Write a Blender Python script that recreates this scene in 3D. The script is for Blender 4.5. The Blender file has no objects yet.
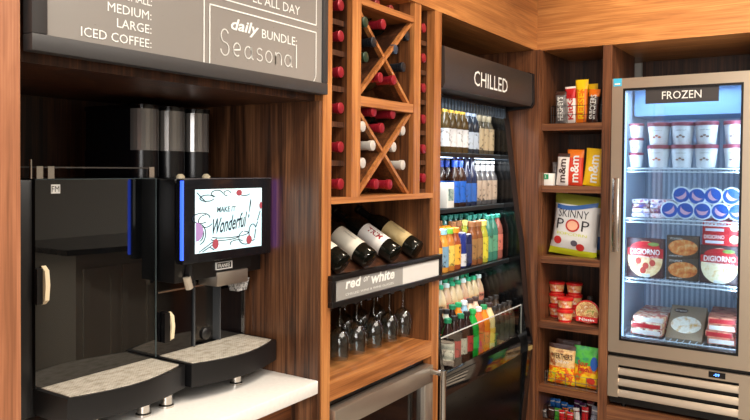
import bpy, bmesh, math, random
from mathutils import Vector, Matrix
random.seed(7)
SC = bpy.context.scene
COL = SC.collection
PI = math.pi
# ------------------------------------------------------------------ camera
YW, PT, RL, FPX, CX, CY = 0.60092472, -0.02312944, 0.00779888, 717.16731, 345.0754, 185.16177
CAM = Vector((0, 0, 1.5))
_f = Vector((math.cos(PT)*math.cos(YW), math.cos(PT)*math.sin(YW), math.sin(PT)))
_r = Vector((math.sin(YW), -math.cos(YW), 0)); _u = _r.cross(_f)
RT = _r*math.cos(RL) + _u*math.sin(RL); UP = -_r*math.sin(RL) + _u*math.cos(RL)
def hit(px, py, ax, v):
    d = _f + RT*((px-CX)/FPX) - UP*((py-CY)/FPX)
    return CAM + d*((v-CAM[ax])/d[ax])
def A(px, py, y=1.197): return hit(px, py, 1, y)        # measured point of the photo on a plane parallel to the left run
def B(px, py, x=3.364): return hit(px, py, 0, x)        # ... parallel to the right run
cd = bpy.data.cameras.new('camera'); cam = bpy.data.objects.new('camera', cd); COL.objects.link(cam)
cam.matrix_world = Matrix(((RT.x, UP.x, -_f.x, 0), (RT.y, UP.y, -_f.y, 0), (RT.z, UP.z, -_f.z, 1.5), (0, 0, 0, 1)))
cd.sensor_width = 36; cd.lens = FPX/750*36; cd.shift_x = (375-CX)/750; cd.shift_y = -(210-CY)/750
cd.clip_start = .05; SC.camera = cam

# ------------------------------------------------------------------ materials
def s2l(c): return tuple(((x/255)/12.92 if x/255 <= .04045 else ((x/255+.055)/1.055)**2.4) for x in c)
_mc = {}
def mat(name, rgb, rough=.5, metal=0, emit=0, spec=.5, coat=0, ergb=None):
    if name in _mc: return _mc[name]
    m = bpy.data.materials.new(name); m.use_nodes = True; b = m.node_tree.nodes['Principled BSDF']
    c = s2l(rgb); b.inputs['Base Color'].default_value = (*c, 1); b.inputs['Roughness'].default_value = rough
    b.inputs['Metallic'].default_value = metal; b.inputs['Specular IOR Level'].default_value = spec
    b.inputs['Coat Weight'].default_value = coat; b.inputs['Coat Roughness'].default_value = .05
    if emit:
        b.inputs['Emission Color'].default_value = (*s2l(ergb or rgb), 1); b.inputs['Emission Strength'].default_value = emit
    # faint procedural variation so nothing is perfectly flat
    nt = m.node_tree; n = nt.nodes.new('ShaderNodeTexNoise'); n.inputs['Scale'].default_value = 60
    mr = nt.nodes.new('ShaderNodeMapRange'); k_ = .06 if rough > .1 else 0; mr.inputs['To Min'].default_value = max(0, rough-k_); mr.inputs['To Max'].default_value = min(1, rough+k_)
    nt.links.new(n.outputs['Fac'], mr.inputs['Value']); nt.links.new(mr.outputs['Result'], b.inputs['Roughness'])
    _mc[name] = m; return m
def wood(name, axis, dark=(58, 30, 16), mid=(116, 66, 36), light=(168, 104, 58), scale=1.0, rough=.38):
    if name in _mc: return _mc[name]
    m = bpy.data.materials.new(name); m.use_nodes = True; nt = m.node_tree; N = nt.nodes; L = nt.links; b = N['Principled BSDF']
    tc = N.new('ShaderNodeTexCoord'); mp = N.new('ShaderNodeMapping'); L.new(tc.outputs['Object'], mp.inputs['Vector'])
    s = [16*scale]*3; s[axis] = 1.1*scale; mp.inputs['Scale'].default_value = s
    n1 = N.new('ShaderNodeTexNoise'); n1.inputs['Scale'].default_value = 1.3; n1.inputs['Detail'].default_value = 5; n1.inputs['Distortion'].default_value = 1.4
    L.new(mp.outputs[0], n1.inputs['Vector'])
    mp2 = N.new('ShaderNodeMapping'); L.new(tc.outputs['Object'], mp2.inputs['Vector']); s2 = [130*scale]*3; s2[axis] = 2.5*scale; mp2.inputs['Scale'].default_value = s2
    n2 = N.new('ShaderNodeTexNoise'); n2.inputs['Scale'].default_value = 1.5; n2.inputs['Detail'].default_value = 4; L.new(mp2.outputs[0], n2.inputs['Vector'])
    mx = N.new('ShaderNodeMix'); mx.data_type = 'FLOAT'; mx.inputs[0].default_value = .42
    L.new(n1.outputs['Fac'], mx.inputs[2]); L.new(n2.outputs['Fac'], mx.inputs[3])
    cr = N.new('ShaderNodeValToRGB'); e = cr.color_ramp.elements
    e[0].position = .38; e[0].color = (*s2l(dark), 1); e[1].position = .64; e[1].color = (*s2l(light), 1)
    k = e.new(.5); k.color = (*s2l(mid), 1)
    L.new(mx.outputs[0], cr.inputs['Fac']); L.new(cr.outputs['Color'], b.inputs['Base Color'])
    b.inputs['Roughness'].default_value = rough
    bp = N.new('ShaderNodeBump'); bp.inputs['Strength'].default_value = .12; bp.inputs['Distance'].default_value = .002
    L.new(n2.outputs['Fac'], bp.inputs['Height']); L.new(bp.outputs[0], b.inputs['Normal'])
    _mc[name] = m; return m
def glass(name, tint=(235, 245, 245), alpha=.12, rough=.02):
    "thin clear sheet: mostly transparent with a mirror coat"
    if name in _mc: return _mc[name]
    m = bpy.data.materials.new(name); m.use_nodes = True; nt = m.node_tree; N = nt.nodes; L = nt.links
    N.remove(N['Principled BSDF']); out = N['Material Output']
    t = N.new('ShaderNodeBsdfTransparent'); t.inputs['Color'].default_value = (*s2l(tint), 1)
    g = N.new('ShaderNodeBsdfGlossy'); g.inputs['Roughness'].default_value = rough
    fr = N.new('ShaderNodeFresnel'); fr.inputs['IOR'].default_value = 1.45
    ma = N.new('ShaderNodeMath'); ma.operation = 'ADD'; ma.inputs[1].default_value = alpha*.3; L.new(fr.outputs[0], ma.inputs[0])
    mx = N.new('ShaderNodeMixShader'); ge = N.new('ShaderNodeNewGeometry'); mb_ = N.new('ShaderNodeMath'); mb_.operation = 'SUBTRACT'; mb_.inputs[0].default_value = 1; L.new(ge.outputs['Backfacing'], mb_.inputs[1])
    mm = N.new('ShaderNodeMath'); mm.operation = 'MULTIPLY'; L.new(ma.outputs[0], mm.inputs[0]); L.new(mb_.outputs[0], mm.inputs[1])
    L.new(mm.outputs[0], mx.inputs[0]); L.new(t.outputs[0], mx.inputs[1]); L.new(g.outputs[0], mx.inputs[2])
    L.new(mx.outputs[0], out.inputs['Surface']); _mc[name] = m; return m
def real_glass(name, rgb=(240, 248, 248), ior=1.45):
    if name in _mc: return _mc[name]
    m = mat(name, rgb, .02); b = m.node_tree.nodes['Principled BSDF']
    for l in list(b.inputs['Roughness'].links): m.node_tree.links.remove(l)
    b.inputs['Roughness'].default_value = .0; b.inputs['Transmission Weight'].default_value = 1; b.inputs['IOR'].default_value = ior
    return m
def brushed(name, rgb=(186, 176, 164), axis=0, rough=.34):
    if name in _mc: return _mc[name]
    m = mat(name, rgb, rough, .85); nt = m.node_tree; N = nt.nodes; L = nt.links; b = N['Principled BSDF']
    tc = N.new('ShaderNodeTexCoord'); mp = N.new('ShaderNodeMapping'); s = [300]*3; s[axis] = 3; mp.inputs['Scale'].default_value = s
    L.new(tc.outputs['Object'], mp.inputs['Vector']); n = N.new('ShaderNodeTexNoise'); L.new(mp.outputs[0], n.inputs['Vector'])
    bp = N.new('ShaderNodeBump'); bp.inputs['Strength'].default_value = .06; bp.inputs['Distance'].default_value = .001
    L.new(n.outputs['Fac'], bp.inputs['Height']); L.new(bp.outputs[0], b.inputs['Normal']); return m
def noisy(name, cols, scale=40, rough=.5, emit=0, stretch=(1, 1, 1)):
    "printed picture: blotches of several colours"
    if name in _mc: return _mc[name]
    m = mat(name, cols[0], rough); nt = m.node_tree; N = nt.nodes; L = nt.links; b = N['Principled BSDF']
    tc = N.new('ShaderNodeTexCoord'); mp = N.new('ShaderNodeMapping'); mp.inputs['Scale'].default_value = stretch; L.new(tc.outputs['Object'], mp.inputs['Vector'])
    n = N.new('ShaderNodeTexNoise'); n.inputs['Scale'].default_value = scale; n.inputs['Detail'].default_value = 2.5; L.new(mp.outputs[0], n.inputs['Vector'])
    cr = N.new('ShaderNodeValToRGB'); cr.color_ramp.interpolation = 'LINEAR'; e = cr.color_ramp.elements
    k = len(cols)
    e[0].position = .32; e[0].color = (*s2l(cols[0]), 1); e[1].position = .68; e[1].color = (*s2l(cols[-1]), 1)
    for i in range(1, k-1):
        q = e.new(.32+.36*i/(k-1)); q.color = (*s2l(cols[i]), 1)
    L.new(n.outputs['Fac'], cr.inputs['Fac']); L.new(cr.outputs['Color'], b.inputs['Base Color'])
    if emit: L.new(cr.outputs['Color'], b.inputs['Emission Color']); b.inputs['Emission Strength'].default_value = emit
    return m
def emi(name, rgb, s): return mat(name, rgb, .5, 0, s)

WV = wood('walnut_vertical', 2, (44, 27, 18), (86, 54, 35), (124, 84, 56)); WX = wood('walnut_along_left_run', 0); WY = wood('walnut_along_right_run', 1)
WD = wood('walnut_inner_shaded', 2, (34, 19, 12), (62, 36, 23), (98, 60, 38))  # darker copy of the walnut, shade of the recesses put into its colour
WDX = wood('walnut_inner_flat', 0, (40, 22, 13), (78, 45, 27), (112, 68, 42))
WL = wood('honey_walnut_stile', 2, (128, 76, 38), (166, 104, 56), (196, 134, 78))
WLX = wood('honey_walnut_rail', 0, (128, 76, 38), (166, 104, 56), (196, 134, 78))
WRV = wood('reddish_walnut_vertical', 2, (66, 38, 23), (106, 64, 40), (138, 90, 58))
WRY = wood('reddish_walnut_shelf', 1, (66, 38, 23), (106, 64, 40), (138, 90, 58))
FASX = wood('fascia_walnut_left', 0, (156, 98, 52), (180, 118, 64), (204, 142, 82), 1.3)
FASY = wood('fascia_walnut_right', 1, (156, 98, 52), (180, 118, 64), (204, 142, 82), 1.3)
BLK = mat('satin_black', (8, 8, 10), .34); GBK = mat('gloss_black', (6, 6, 8), .06, spec=.6)
PBK = mat('black_plastic', (15, 15, 17), .38); GRB = mat('charcoal_board_frame', (52, 50, 50), .5)
WHT = mat('white_print', (236, 236, 232), .5); CRM = mat('cream_plastic', (230, 214, 180), .4)
CHR = mat('polished_chrome', (214, 208, 200), .16, 1); SST = brushed('brushed_steel_across', axis=0); SSY = brushed('brushed_steel_side', axis=1, rgb=(206, 190, 170))
SSV = brushed('brushed_steel_upright', axis=2, rgb=(190, 176, 158))
GLS = glass('clear_pane')

# ------------------------------------------------------------------ mesh builder
class MB:
    def __init__(s): s.bm = bmesh.new()
    def box(s, x0, x1, y0, y1, z0, z1, mi=0, bev=0, rot=None):
        m = Matrix.Translation(((x0+x1)/2, (y0+y1)/2, (z0+z1)/2))
        if rot is not None: m = m @ rot
        m = m @ Matrix.Diagonal((abs(x1-x0), abs(y1-y0), abs(z1-z0), 1))
        r = bmesh.ops.create_cube(s.bm, size=1, matrix=m)['verts']
        fs = {f for v in r for f in v.link_faces}
        for f in fs: f.material_index = mi
        if bev:
            es = {e for v in r for e in v.link_edges}
            q = bmesh.ops.bevel(s.bm, geom=list(es), offset=bev, segments=2, affect='EDGES', profile=.5)
            for f in q['faces']: f.material_index = mi
        return s
    def lathe(s, prof, mis=0, seg=20, M=None, cap=True, sx=1, sy=1):
        "prof: list of (radius, height); mis: index or a list with one per band"
        M = M or Matrix(); rings = []
        for r, z in prof:
            rings.append([s.bm.verts.new(M @ Vector((r*sx*math.cos(2*PI*i/seg), r*sy*math.sin(2*PI*i/seg), z))) for i in range(seg)])
        for k in range(len(prof)-1):
            for i in range(seg):
                j = (i+1) % seg
                f = s.bm.faces.new((rings[k][i], rings[k][j], rings[k+1][j], rings[k+1][i])); f.material_index = mis if isinstance(mis, int) else mis[k]
        if cap:
            f = s.bm.faces.new(rings[0][::-1]); f.material_index = mis if isinstance(mis, int) else mis[0]
            f = s.bm.faces.new(rings[-1]); f.material_index = mis if isinstance(mis, int) else mis[-1]
        return s
    def tube(s, pts, r, mi=0, seg=8):
        pts = [Vector(p) for p in pts]; rings = []
        for i, p in enumerate(pts):
            d = (pts[min(i+1, len(pts)-1)]-pts[max(i-1, 0)]).normalized()
            a = d.orthogonal().normalized() if i == 0 else (a - d*a.dot(d)).normalized()
            b = d.cross(a); rings.append([s.bm.verts.new(p+a*r*math.cos(2*PI*k/seg)+b*r*math.sin(2*PI*k/seg)) for k in range(seg)])
        for k in range(len(rings)-1):
            for i in range(seg):
                j = (i+1) % seg; s.bm.faces.new((rings[k][i], rings[k][j], rings[k+1][j], rings[k+1][i])).material_index = mi
        s.bm.faces.new(rings[0][::-1]).material_index = mi; s.bm.faces.new(rings[-1]).material_index = mi
        return s
    def prism(s, pts, vec, mi=0):
        vec = Vector(vec); a = [s.bm.verts.new(Vector(p)) for p in pts]; b = [s.bm.verts.new(Vector(p)+vec) for p in pts]
        n = len(a); fs = [s.bm.faces.new(a[::-1]), s.bm.faces.new(b)]
        for i in range(n): fs.append(s.bm.faces.new((a[i], a[(i+1) % n], b[(i+1) % n], b[i])))
        for f in fs: f.material_index = mi
        return s
    def quad(s, pts, mi=0):
        s.bm.faces.new([s.bm.verts.new(Vector(p)) for p in pts]).material_index = mi; return s
    def build(s, name, mats, parent=None, world=True, ang=.7):
        bmesh.ops.recalc_face_normals(s.bm, faces=s.bm.faces)
        me = bpy.data.meshes.new(name); s.bm.to_mesh(me); s.bm.free()
        if not isinstance(mats, (list, tuple)): mats = [mats]
        for m in mats: me.materials.append(m)
        me.shade_smooth(); me.set_sharp_from_angle(angle=ang)
        o = bpy.data.objects.new(name, me); COL.objects.link(o)
        if parent is not None:
            o.parent = parent
            if world:
                off = Vector((0, 0, 0)); p = parent
                while p is not None: off += Vector(p.location); p = p.parent
                me.transform(Matrix.Translation(-off))
        return o
def tag(o, label=None, cat=None, group=None, kind=None):
    if label: o['label'] = label
    if cat: o['category'] = cat
    if group: o['group'] = group
    if kind: o['kind'] = kind
    return o
def thing(name, label, cat, loc=(0, 0, 0), rz=0, group=None):
    o = bpy.data.objects.new(name, None); o.empty_display_size = .05; COL.objects.link(o)
    o.location = loc; o.rotation_euler = (0, 0, rz); return tag(o, label, cat, group)
def dup(src, loc=None, rot=None, label=None, group=None, scale=None):
    c = src.copy(); COL.objects.link(c)
    def kids(a, b):
        for ch in a.children:
            d = ch.copy(); COL.objects.link(d); d.parent = b; kids(ch, d)
    kids(src, c)
    if loc is not None: c.location = loc
    if rot is not None: c.rotation_euler = rot
    if scale is not None: c.scale = scale
    tag(c, label, None, group); return c
class Kit:
    "first call places the prototype itself, later calls copies"
    def __init__(s, make): s.make = make; s.proto = None
    def put(s, loc, rot=(0, 0, 0), label=None, group=None, scale=None):
        if s.proto is None:
            o = s.proto = s.make(); o.location = loc; o.rotation_euler = rot
            if scale is not None: o.scale = scale
            return tag(o, label, None, group)
        return dup(s.proto, loc, rot, label, group, scale if scale is not None else (1, 1, 1))
def text(body, w, h, fn, m, parent, name='lettering', shear=0, bold=0, align='CENTER', label=None):
    """lettering turned into a mesh: fits into w x h (either may be None) and is laid on the surface fn(u, v)"""
    cu = bpy.data.curves.new('t', 'FONT'); cu.body = body; cu.shear = shear; cu.offset = bold; cu.resolution_u = 2; cu.size = 1
    t = bpy.data.objects.new('t', cu); COL.objects.link(t)
    dg = bpy.context.evaluated_depsgraph_get(); me = bpy.data.meshes.new_from_object(t.evaluated_get(dg))
    bpy.data.objects.remove(t); bpy.data.curves.remove(cu)
    xs = [v.co.x for v in me.vertices]; ys = [v.co.y for v in me.vertices]
    x0, x1, y0, y1 = min(xs), max(xs), min(ys), max(ys)
    sx = w/(x1-x0) if w else h/(y1-y0); sy = h/(y1-y0) if h else sx
    if not w: sx = sy
    ax = {'CENTER': (x0+x1)/2, 'LEFT': x0, 'RIGHT': x1}[align]
    for v in me.vertices: v.co = fn((v.co.x-ax)*sx, (v.co.y-(y0+y1)/2)*sy)
    me.materials.append(m); me.name = name
    o = bpy.data.objects.new(name, me); COL.objects.link(o); o.parent = parent
    if label: o['label'] = label
    return o
def strokes(lines, r, fn, m, parent, name):
    "thin painted or chalked lines given as 2-D polylines, laid on fn(u, v)"
    mb = MB()
    for ln in lines:
        P = [Vector(p) for p in ln]
        for a, b in zip(P[:-1], P[1:]):
            d = (b-a); 
            if d.length < 1e-6: continue
            n = Vector((-d.y, d.x)).normalized()*r; e = d.normalized()*r*.5
            a2, b2 = a-e, b+e
            mb.quad([fn(*(a2+n)), fn(*(b2+n)), fn(*(b2-n)), fn(*(a2-n))])
    return mb.build(name, m, parent, world=False)
def arc(cx, cy, rx, ry, a0, a1, n=14): return [(cx+rx*math.cos(math.radians(a0+(a1-a0)*i/n)), cy+ry*math.sin(math.radians(a0+(a1-a0)*i/n))) for i in range(n+1)]
ORD = ['first', 'second', 'third', 'fourth', 'fifth', 'sixth', 'seventh', 'eighth', 'ninth', 'tenth', 'eleventh', 'twelfth', 'thirteenth']

# ------------------------------------------------------------------ room shell
YF, XF = 1.197, 3.364
def struct(name, mb, m): o = mb.build(name, m); o['kind'] = 'structure'; return o
FLO = noisy('floor_tile', [(120, 112, 102), (150, 142, 130)], 3, .35); PLS = mat('painted_plaster', (206, 200, 190), .8); CEI = mat('ceiling_paint', (226, 222, 214), .9)
struct('floor', MB().box(-3, 4.1, -4, 1.95, -.05, 0), FLO)
struct('ceiling', MB().box(-3, 4.1, -4, 1.95, 2.75, 2.8), CEI)
struct('wall_back', MB().box(-3, 4.1, 1.86, 1.95, 0, 2.75), PLS)
struct('wall_right', MB().box(4.02, 4.1, -4, 1.86, 0, 2.75), PLS)
struct('wall_left', MB().box(-3.05, -3, -4, 1.95, 0, 2.75), PLS)
struct('wall_front', MB().box(-3, 4.1, -4.05, -4, 0, 2.75), PLS)
struct('trim_1', MB().box(1.636, XF, YF-.001, YF+.03, 2.07, 2.75).box(1.636, XF, YF+.03, 1.86, 2.07, 2.10), FASX)
struct('trim_2', MB().box(XF-.001, XF+.03, -1.2, YF-.001, 2.07, 2.75).box(XF+.03, 4.02, -1.2, YF+.1, 2.07, 2.10), FASY)
for i, (x, y) in enumerate(((1.9, .2), (2.6, -.2), (.7, .2), (2.7, -1.2), (0.2, -1.2), (1.5, -2.4))):
    t = thing('downlight', ['round recessed ceiling downlight in front of the wine cabinet', 'round recessed ceiling downlight in the corner before the freezer', 'round recessed ceiling downlight over the coffee machines', 'round recessed ceiling downlight right of the paneled island', 'round recessed ceiling downlight at the left of the room', 'round recessed ceiling downlight over the paneled island'][i], 'ceiling light', (x, y, 2.75), group='recessed ceiling downlights')
    MB().lathe([(.085, -.001), (.085, -.008), (.065, -.008), (.065, -.002)], cap=False, seg=24).build('trim_ring', WHT, t, False)
    MB().lathe([(.064, -.003), (.064, -.006)], seg=24).build('lens', emi('lamp_lens', (255, 226, 188), 14), t, False)

# ------------------------------------------------------------------ coffee alcove
t = thing('alcove_cabinet', 'dark walnut alcove cabinet surrounding the coffee machines', 'cabinet', (.3, YF, 0))
MB().box(.30, .725, YF, 1.86, 0, 2.75).build('side_panel', wood('left_stile_walnut', 2, (136, 86, 58), (162, 104, 72), (186, 128, 92), 1.2), t)
MB().box(1.622, 1.634, YF+.004, 1.82, 0, 1.69).build('side_panel', WV, t)
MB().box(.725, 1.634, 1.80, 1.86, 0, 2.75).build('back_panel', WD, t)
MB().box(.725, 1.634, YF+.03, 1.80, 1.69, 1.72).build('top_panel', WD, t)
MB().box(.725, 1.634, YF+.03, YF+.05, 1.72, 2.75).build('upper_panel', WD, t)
MB().box(.725, 1.622, YF+.05, YF+.07, 0, .72).box(.725, 1.622, YF+.05, YF+.07, .72, .855).build('front_panel', WX, t)
MB().box(1.56, 1.622, YF+.02, YF+.05, 0, .855).build('stile', WV, t)
QTZ = noisy('white_quartz', [(238, 235, 230), (243, 241, 236)], 90, .22)
tag(MB().box(.726, 1.6215, YF+.001, 1.799, .862, .9, bev=.003).build('countertop', QTZ), 'white quartz countertop under the two coffee machines', 'countertop')

# ---- menu board
mb0 = thing('menu_board', 'grey framed menu board listing coffee sizes and a seasonal daily bundle', 'sign', (.737, YF-.02, 1.706))
BX0, BX1, BZ0, BZ1 = .737, 1.632, 1.706, 2.30; fw = .031
fr = MB()
for a in ((BX0, BX1, BZ0, BZ0+fw), (BX0, BX1, BZ1-fw, BZ1), (BX0, BX0+fw, BZ0+fw, BZ1-fw), (BX1-fw*.75, BX1, BZ0+fw, BZ1-fw)):
    fr.box(a[0], a[1], YF-.018, YF+.012, a[2], a[3], bev=.002)
fr.build('frame', GRB, mb0)
bm_ = mat('board_face', (136, 131, 126), .3)
MB().box(BX0+fw*.9, BX1-fw*.7, YF-.012, YF+.008, BZ0+fw*.9, BZ1-fw*.9).build('panel', bm_, mb0)
def brd(u, v): return Vector((u-BX0, -.0135+.02, v-BZ0)) + Vector((0, 0, 0))
yb = YF-.0135
def bp(px, py): p = A(px, py, yb); return (p.x, p.z)
def brd(u, v): return Vector((u-BX0, yb-(YF-.02), v-BZ0))
def btext(s, pl, pr, h, **k):
    "lettering between two measured points on its centre line"
    (xa, za), (xb, zb) = bp(*pl), bp(*pr); zc = (za+zb)/2; xc = (xa+xb)/2
    return text(s, xb-xa, h, lambda u, v: brd(xc+u, zc+v), WHT, mb0, **k)
btext('SMALL:', (127, -3.5), (152, 1.5), .018); btext('MEDIUM:', (107.7, 6.2), (151.5, 16), .018)
btext('LARGE:', (117, 22.8), (151.5, 29.5), .018); btext('ICED COFFEE:', (81, 31.3), (151.5, 43.7), .018)
btext('LL ALL DAY', (253, -1), (300, 9.5), .023)
btext('daily', (231, 25), (259, 32), .036, shear=.25, bold=.02); btext('BUNDLE:', (262, 33.5), (297, 42), .022)
def P2(*pts): return [bp(*p) for p in pts]
x0, z0 = bp(42, 38.3); x1, _ = bp(204, 60); x2, _ = bp(209.7, 60); x3, _ = bp(316, 60); zt = 1.935; zt2 = 1.955
xe = x3-.03
L1 = [[(x0, 2.25), (x0, z0), (x1, z0), (x1, 2.25)],
      [(x2, zt), (x2, z0), (xe, z0)] + [(xe+.03*math.sin(a), z0+.03-.03*math.cos(a)) for a in [i*PI/16 for i in range(9)]] + [(x3, zt), (x2, zt)],
      [(x2, 2.25), (x2, zt2), (x3, zt2), (x3, 2.25)]]
zt = bp(262, 18)[1]
L1[1][0] = (x2, zt); L1[1][-1] = (x2, zt); L1[1][-2] = (x3, zt); L1[2][1] = (x2, zt+.02); L1[2][2] = (x3, zt+.02)
strokes(L1, .0016, brd, WHT, mb0, 'border_line')
strokes([[(x0-.006, 2.25), (x0-.006, z0-.006), (x1, z0-.006)]], .0012, brd, WHT, mb0, 'border_line')
# hand-chalked word
(xa, za), (xb, zb) = bp(220, 45), bp(298, 60); zc = (za+zb)/2; W_ = xb-xa
let = {'S': (0, [arc(.5, .95, .38, .33, 30, 270, 10)+arc(.5, .28, .42, .34, 90, -170, 12)[1:]]),
 'e': (0, [[(0, .3), (.75, .38)]+arc(.42, .36, .38, .34, 5, 300, 12)[1:]]),
 'a': (0, [arc(.4, .32, .38, .32, 60, 400, 14)+[(.78, .6), (.8, .05), (.95, 0)]]),
 's': (0, [arc(.4, .5, .3, .17, 40, 250, 8)+arc(.38, .17, .33, .17, 80, -150, 8)]),
 'o': (0, [arc(.4, .32, .38, .32, 90, 450, 14)]),
 'n': (0, [[(.05, .65), (.05, 0), (.05, .4)]+arc(.4, .38, .33, .26, 160, 0, 8)+[(.75, 0)]]),
 'l': (0, [[(.2, 1.25), (.2, 0)]])}
cur = 0; adv = {'S': 1.15, 'e': 1.05, 'a': 1.1, 's': .9, 'o': 1.0, 'n': .98, 'l': .35}; tot = sum(adv[c] for c in 'Seasonal'); lines = []
for c in 'Seasonal':
    k = W_/tot
    for ln in let[c][1]: lines.append([(xa+(cur+p[0]*.85)*k, zc-.020+p[1]*.045) for p in ln])
    cur += adv[c]
strokes(lines, .0016, brd, WHT, mb0, 'chalk_lettering')

# ---- coffee machines
def tray(x0, x1, yfr, ybk, root, wet):
    n = 12; out = []
    for i in range(n+1):
        u = i/n; out.append((x0+(x1-x0)*u, yfr-.032*math.sin(PI*u)))
    body = [(x1, ybk), (x0, ybk)] + out
    tr = MB().prism([(a, b, .942) for a, b in body], (0, 0, .058)).build('drip_tray', PBK, root)
    inn = [(x1-.012, ybk), (x0+.012, ybk)] + [(x0+.012+(x1-x0-.024)*i/n, yfr+.010-.035*math.sin(PI*i/n)) for i in range(n+1)]
    g = MB().prism([(a, b, 1.0) for a, b in inn], (0, 0, .0015)); g.build('drip_grille', wet, tr)
    return tr
def wetgrille():
    m = noisy('wet_steel_painted_glare', [(206, 198, 180), (236, 228, 212), (250, 244, 230)], 40, .2, stretch=(1, 1.6, 1))  # glare on the wet steel is put into the near-white colour
    nt = m.node_tree; b = nt.nodes['Principled BSDF']; b.inputs['Metallic'].default_value = .25
    v = nt.nodes.new('ShaderNodeTexVoronoi'); v.inputs['Scale'].default_value = 130; v.inputs['Randomness'].default_value = .1
    tc = nt.nodes.new('ShaderNodeTexCoord'); nt.links.new(tc.outputs['Object'], v.inputs['Vector'])
    bp_ = nt.nodes.new('ShaderNodeBump'); bp_.inputs['Strength'].default_value = .5; bp_.inputs['Distance'].default_value = .002
    cr_ = nt.nodes.new('ShaderNodeMapRange'); cr_.inputs['From Min'].default_value = .18; cr_.inputs['From Max'].default_value = .3; cr_.inputs['To Min'].default_value = .62; nt.links.new(v.outputs['Distance'], cr_.inputs['Value'])
    src = b.inputs['Base Color'].links[0].from_socket; mu = nt.nodes.new('ShaderNodeMix'); mu.data_type = 'RGBA'; mu.blend_type = 'MULTIPLY'; mu.inputs[0].default_value = 1; nt.links.new(src, mu.inputs[6]); nt.links.new(cr_.outputs['Result'], mu.inputs[7]); nt.links.new(mu.outputs[2], b.inputs['Base Color'])
    nt.links.new(v.outputs['Distance'], bp_.inputs['Height']); nt.links.new(bp_.outputs[0], b.inputs['Normal']); return m
WG = wetgrille()
m1 = thing('milk_refrigerator_unit', 'glossy black coffee side unit with dark glass door and small white sticker', 'coffee machine', (1.095, 1.6, .9))
MB().box(.875, 1.262, 1.478, 1.76, .935, 1.47, bev=.004).build('body', BLK, m1)
DG = mat('dark_glass_door', (8, 9, 10), .008, spec=.95)
d = MB().box(.922, 1.262, 1.465, 1.477, 1.002, 1.470).build('door', DG, m1)
MB().box(.922, 1.264, 1.4635, 1.466, 1.4695, 1.4715).box(1.2625, 1.2655, 1.4635, 1.478, 1.002, 1.4715).build('edge_strip', mat('glass_edge', (76, 88, 90), .2, .3), d)
hd = MB().prism([(.935, 1.462, 1.19), (.935, 1.462, 1.277), (.935, 1.449, 1.267), (.935, 1.445, 1.235), (.935, 1.449, 1.20)], (.011, 0, 0)).build('handle', CRM, d)
hd['label'] = 'cream curved handle'
MB().box(.920, .934, 1.455, 1.4645, 1.192, 1.272).build('hinge', BLK, d)
s = MB().box(*sorted((A(51, 187, 1.464).x, A(60, 187, 1.464).x)), 1.4632, 1.4648, A(55, 193.5, 1.464).z, A(55, 184.5, 1.464).z).build('sticker', WHT, d)
p = A(55.5, 189, 1.463); text('FM', .019, .013, lambda u, v, p=p: Vector((p.x+u, 1.4628, p.z+v))-Vector((1.095, 1.6, .9)), BLK, s)
for x in (.937, .965, 1.255): MB().box(x-.008, x+.008, 1.47, 1.476, 1.472, 1.50).build('post', CHR, m1)
MB().box(.915, .918, 1.47, 1.476, 1.472, 1.515).build('post', CHR, m1)
MB().box(.929, 1.263, 1.471, 1.475, 1.496, 1.499).box(.929, 1.263, 1.7, 1.704, 1.496, 1.499).build('rail', mat('dull_rail', (110, 108, 106), .3, .8), m1)
tray(.925, 1.262, 1.352, 1.466, m1, WG)
MB().box(.925, 1.262, 1.466, 1.75, .943, 1.0).build('base', BLK, m1)
for x, y in ((1.0, 1.372), (1.146, 1.372), (1.222, 1.376), (1.0, 1.7), (1.2, 1.7)):
    MB().lathe([(.019, .9), (.019, .905), (.015, .908), (.015, .943)], M=Matrix.Translation((x, y, 0))).build('foot', CHR, m1)
m2 = thing('coffee_machine', 'black bean-to-cup coffee machine with lit touchscreen and three bean hoppers', 'coffee machine', (1.44, 1.6, .9))
MB().box(1.270, 1.605, 1.50, 1.76, .935, 1.47, bev=.003).box(1.270, 1.605, 1.40, 1.50, 1.20, 1.469, bev=.003).build('body', BLK, m2)
MB().box(1.270, 1.40, 1.468, 1.50, 1.002, 1.2).build('front_panel', GBK, m2); MB().box(1.50, 1.605, 1.468, 1.50, 1.002, 1.2).build('front_panel', GBK, m2)
MB().box(1.402, 1.498, 1.49, 1.503, 1.002, 1.2).build('splash_panel', mat('dark_steel', (88, 84, 80), .2, .9), m2)
MB().box(1.27, 1.604, 1.462, 1.468, 1.168, 1.172).box(1.601, 1.606, 1.462, 1.47, 1.0, 1.20).build('edge_strip', CHR, m2)
MB().box(1.398, 1.402, 1.462, 1.50, 1.002, 1.2).box(1.498, 1.502, 1.462, 1.50, 1.002, 1.2).build('column_edge', mat('smoky_edge', (96, 100, 104), .15, .5), m2)
# touchscreen
SX0, SX1, SZ0, SZ1, SY = 1.262, 1.603, 1.252, 1.470, 1.36
sc_ = MB().box(SX0, SX1, SY, SY+.028, SZ0, SZ1, bev=.003).box(1.31, 1.57, SY+.028, 1.405, 1.28, 1.45).build('touchscreen', mat('screen_bezel', (14, 16, 22), .12), m2)
MB().box(SX0-.0035, SX0+.0005, SY-.001, SY+.008, SZ0+.012, SZ1-.004).build('light_strip', emi('blue_led', (50, 90, 255), 1.9), sc_)['label'] = 'glowing blue light strip'
MB().box(SX1-.0005, SX1+.0025, SY+.004, SY+.024, SZ0+.012, SZ1-.004).build('light_strip', emi('violet_led', (80, 60, 255), 2), sc_)['label'] = 'glowing blue light strip'
MB().box(SX0, SX1, SY-.001, SY+.028, SZ1, SZ1+.0012).build('edge_strip', mat('screen_rim', (150, 150, 160), .3, .7), sc_)
dx0, dx1, dz0, dz1 = 1.302, 1.560, 1.277, 1.443
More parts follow.
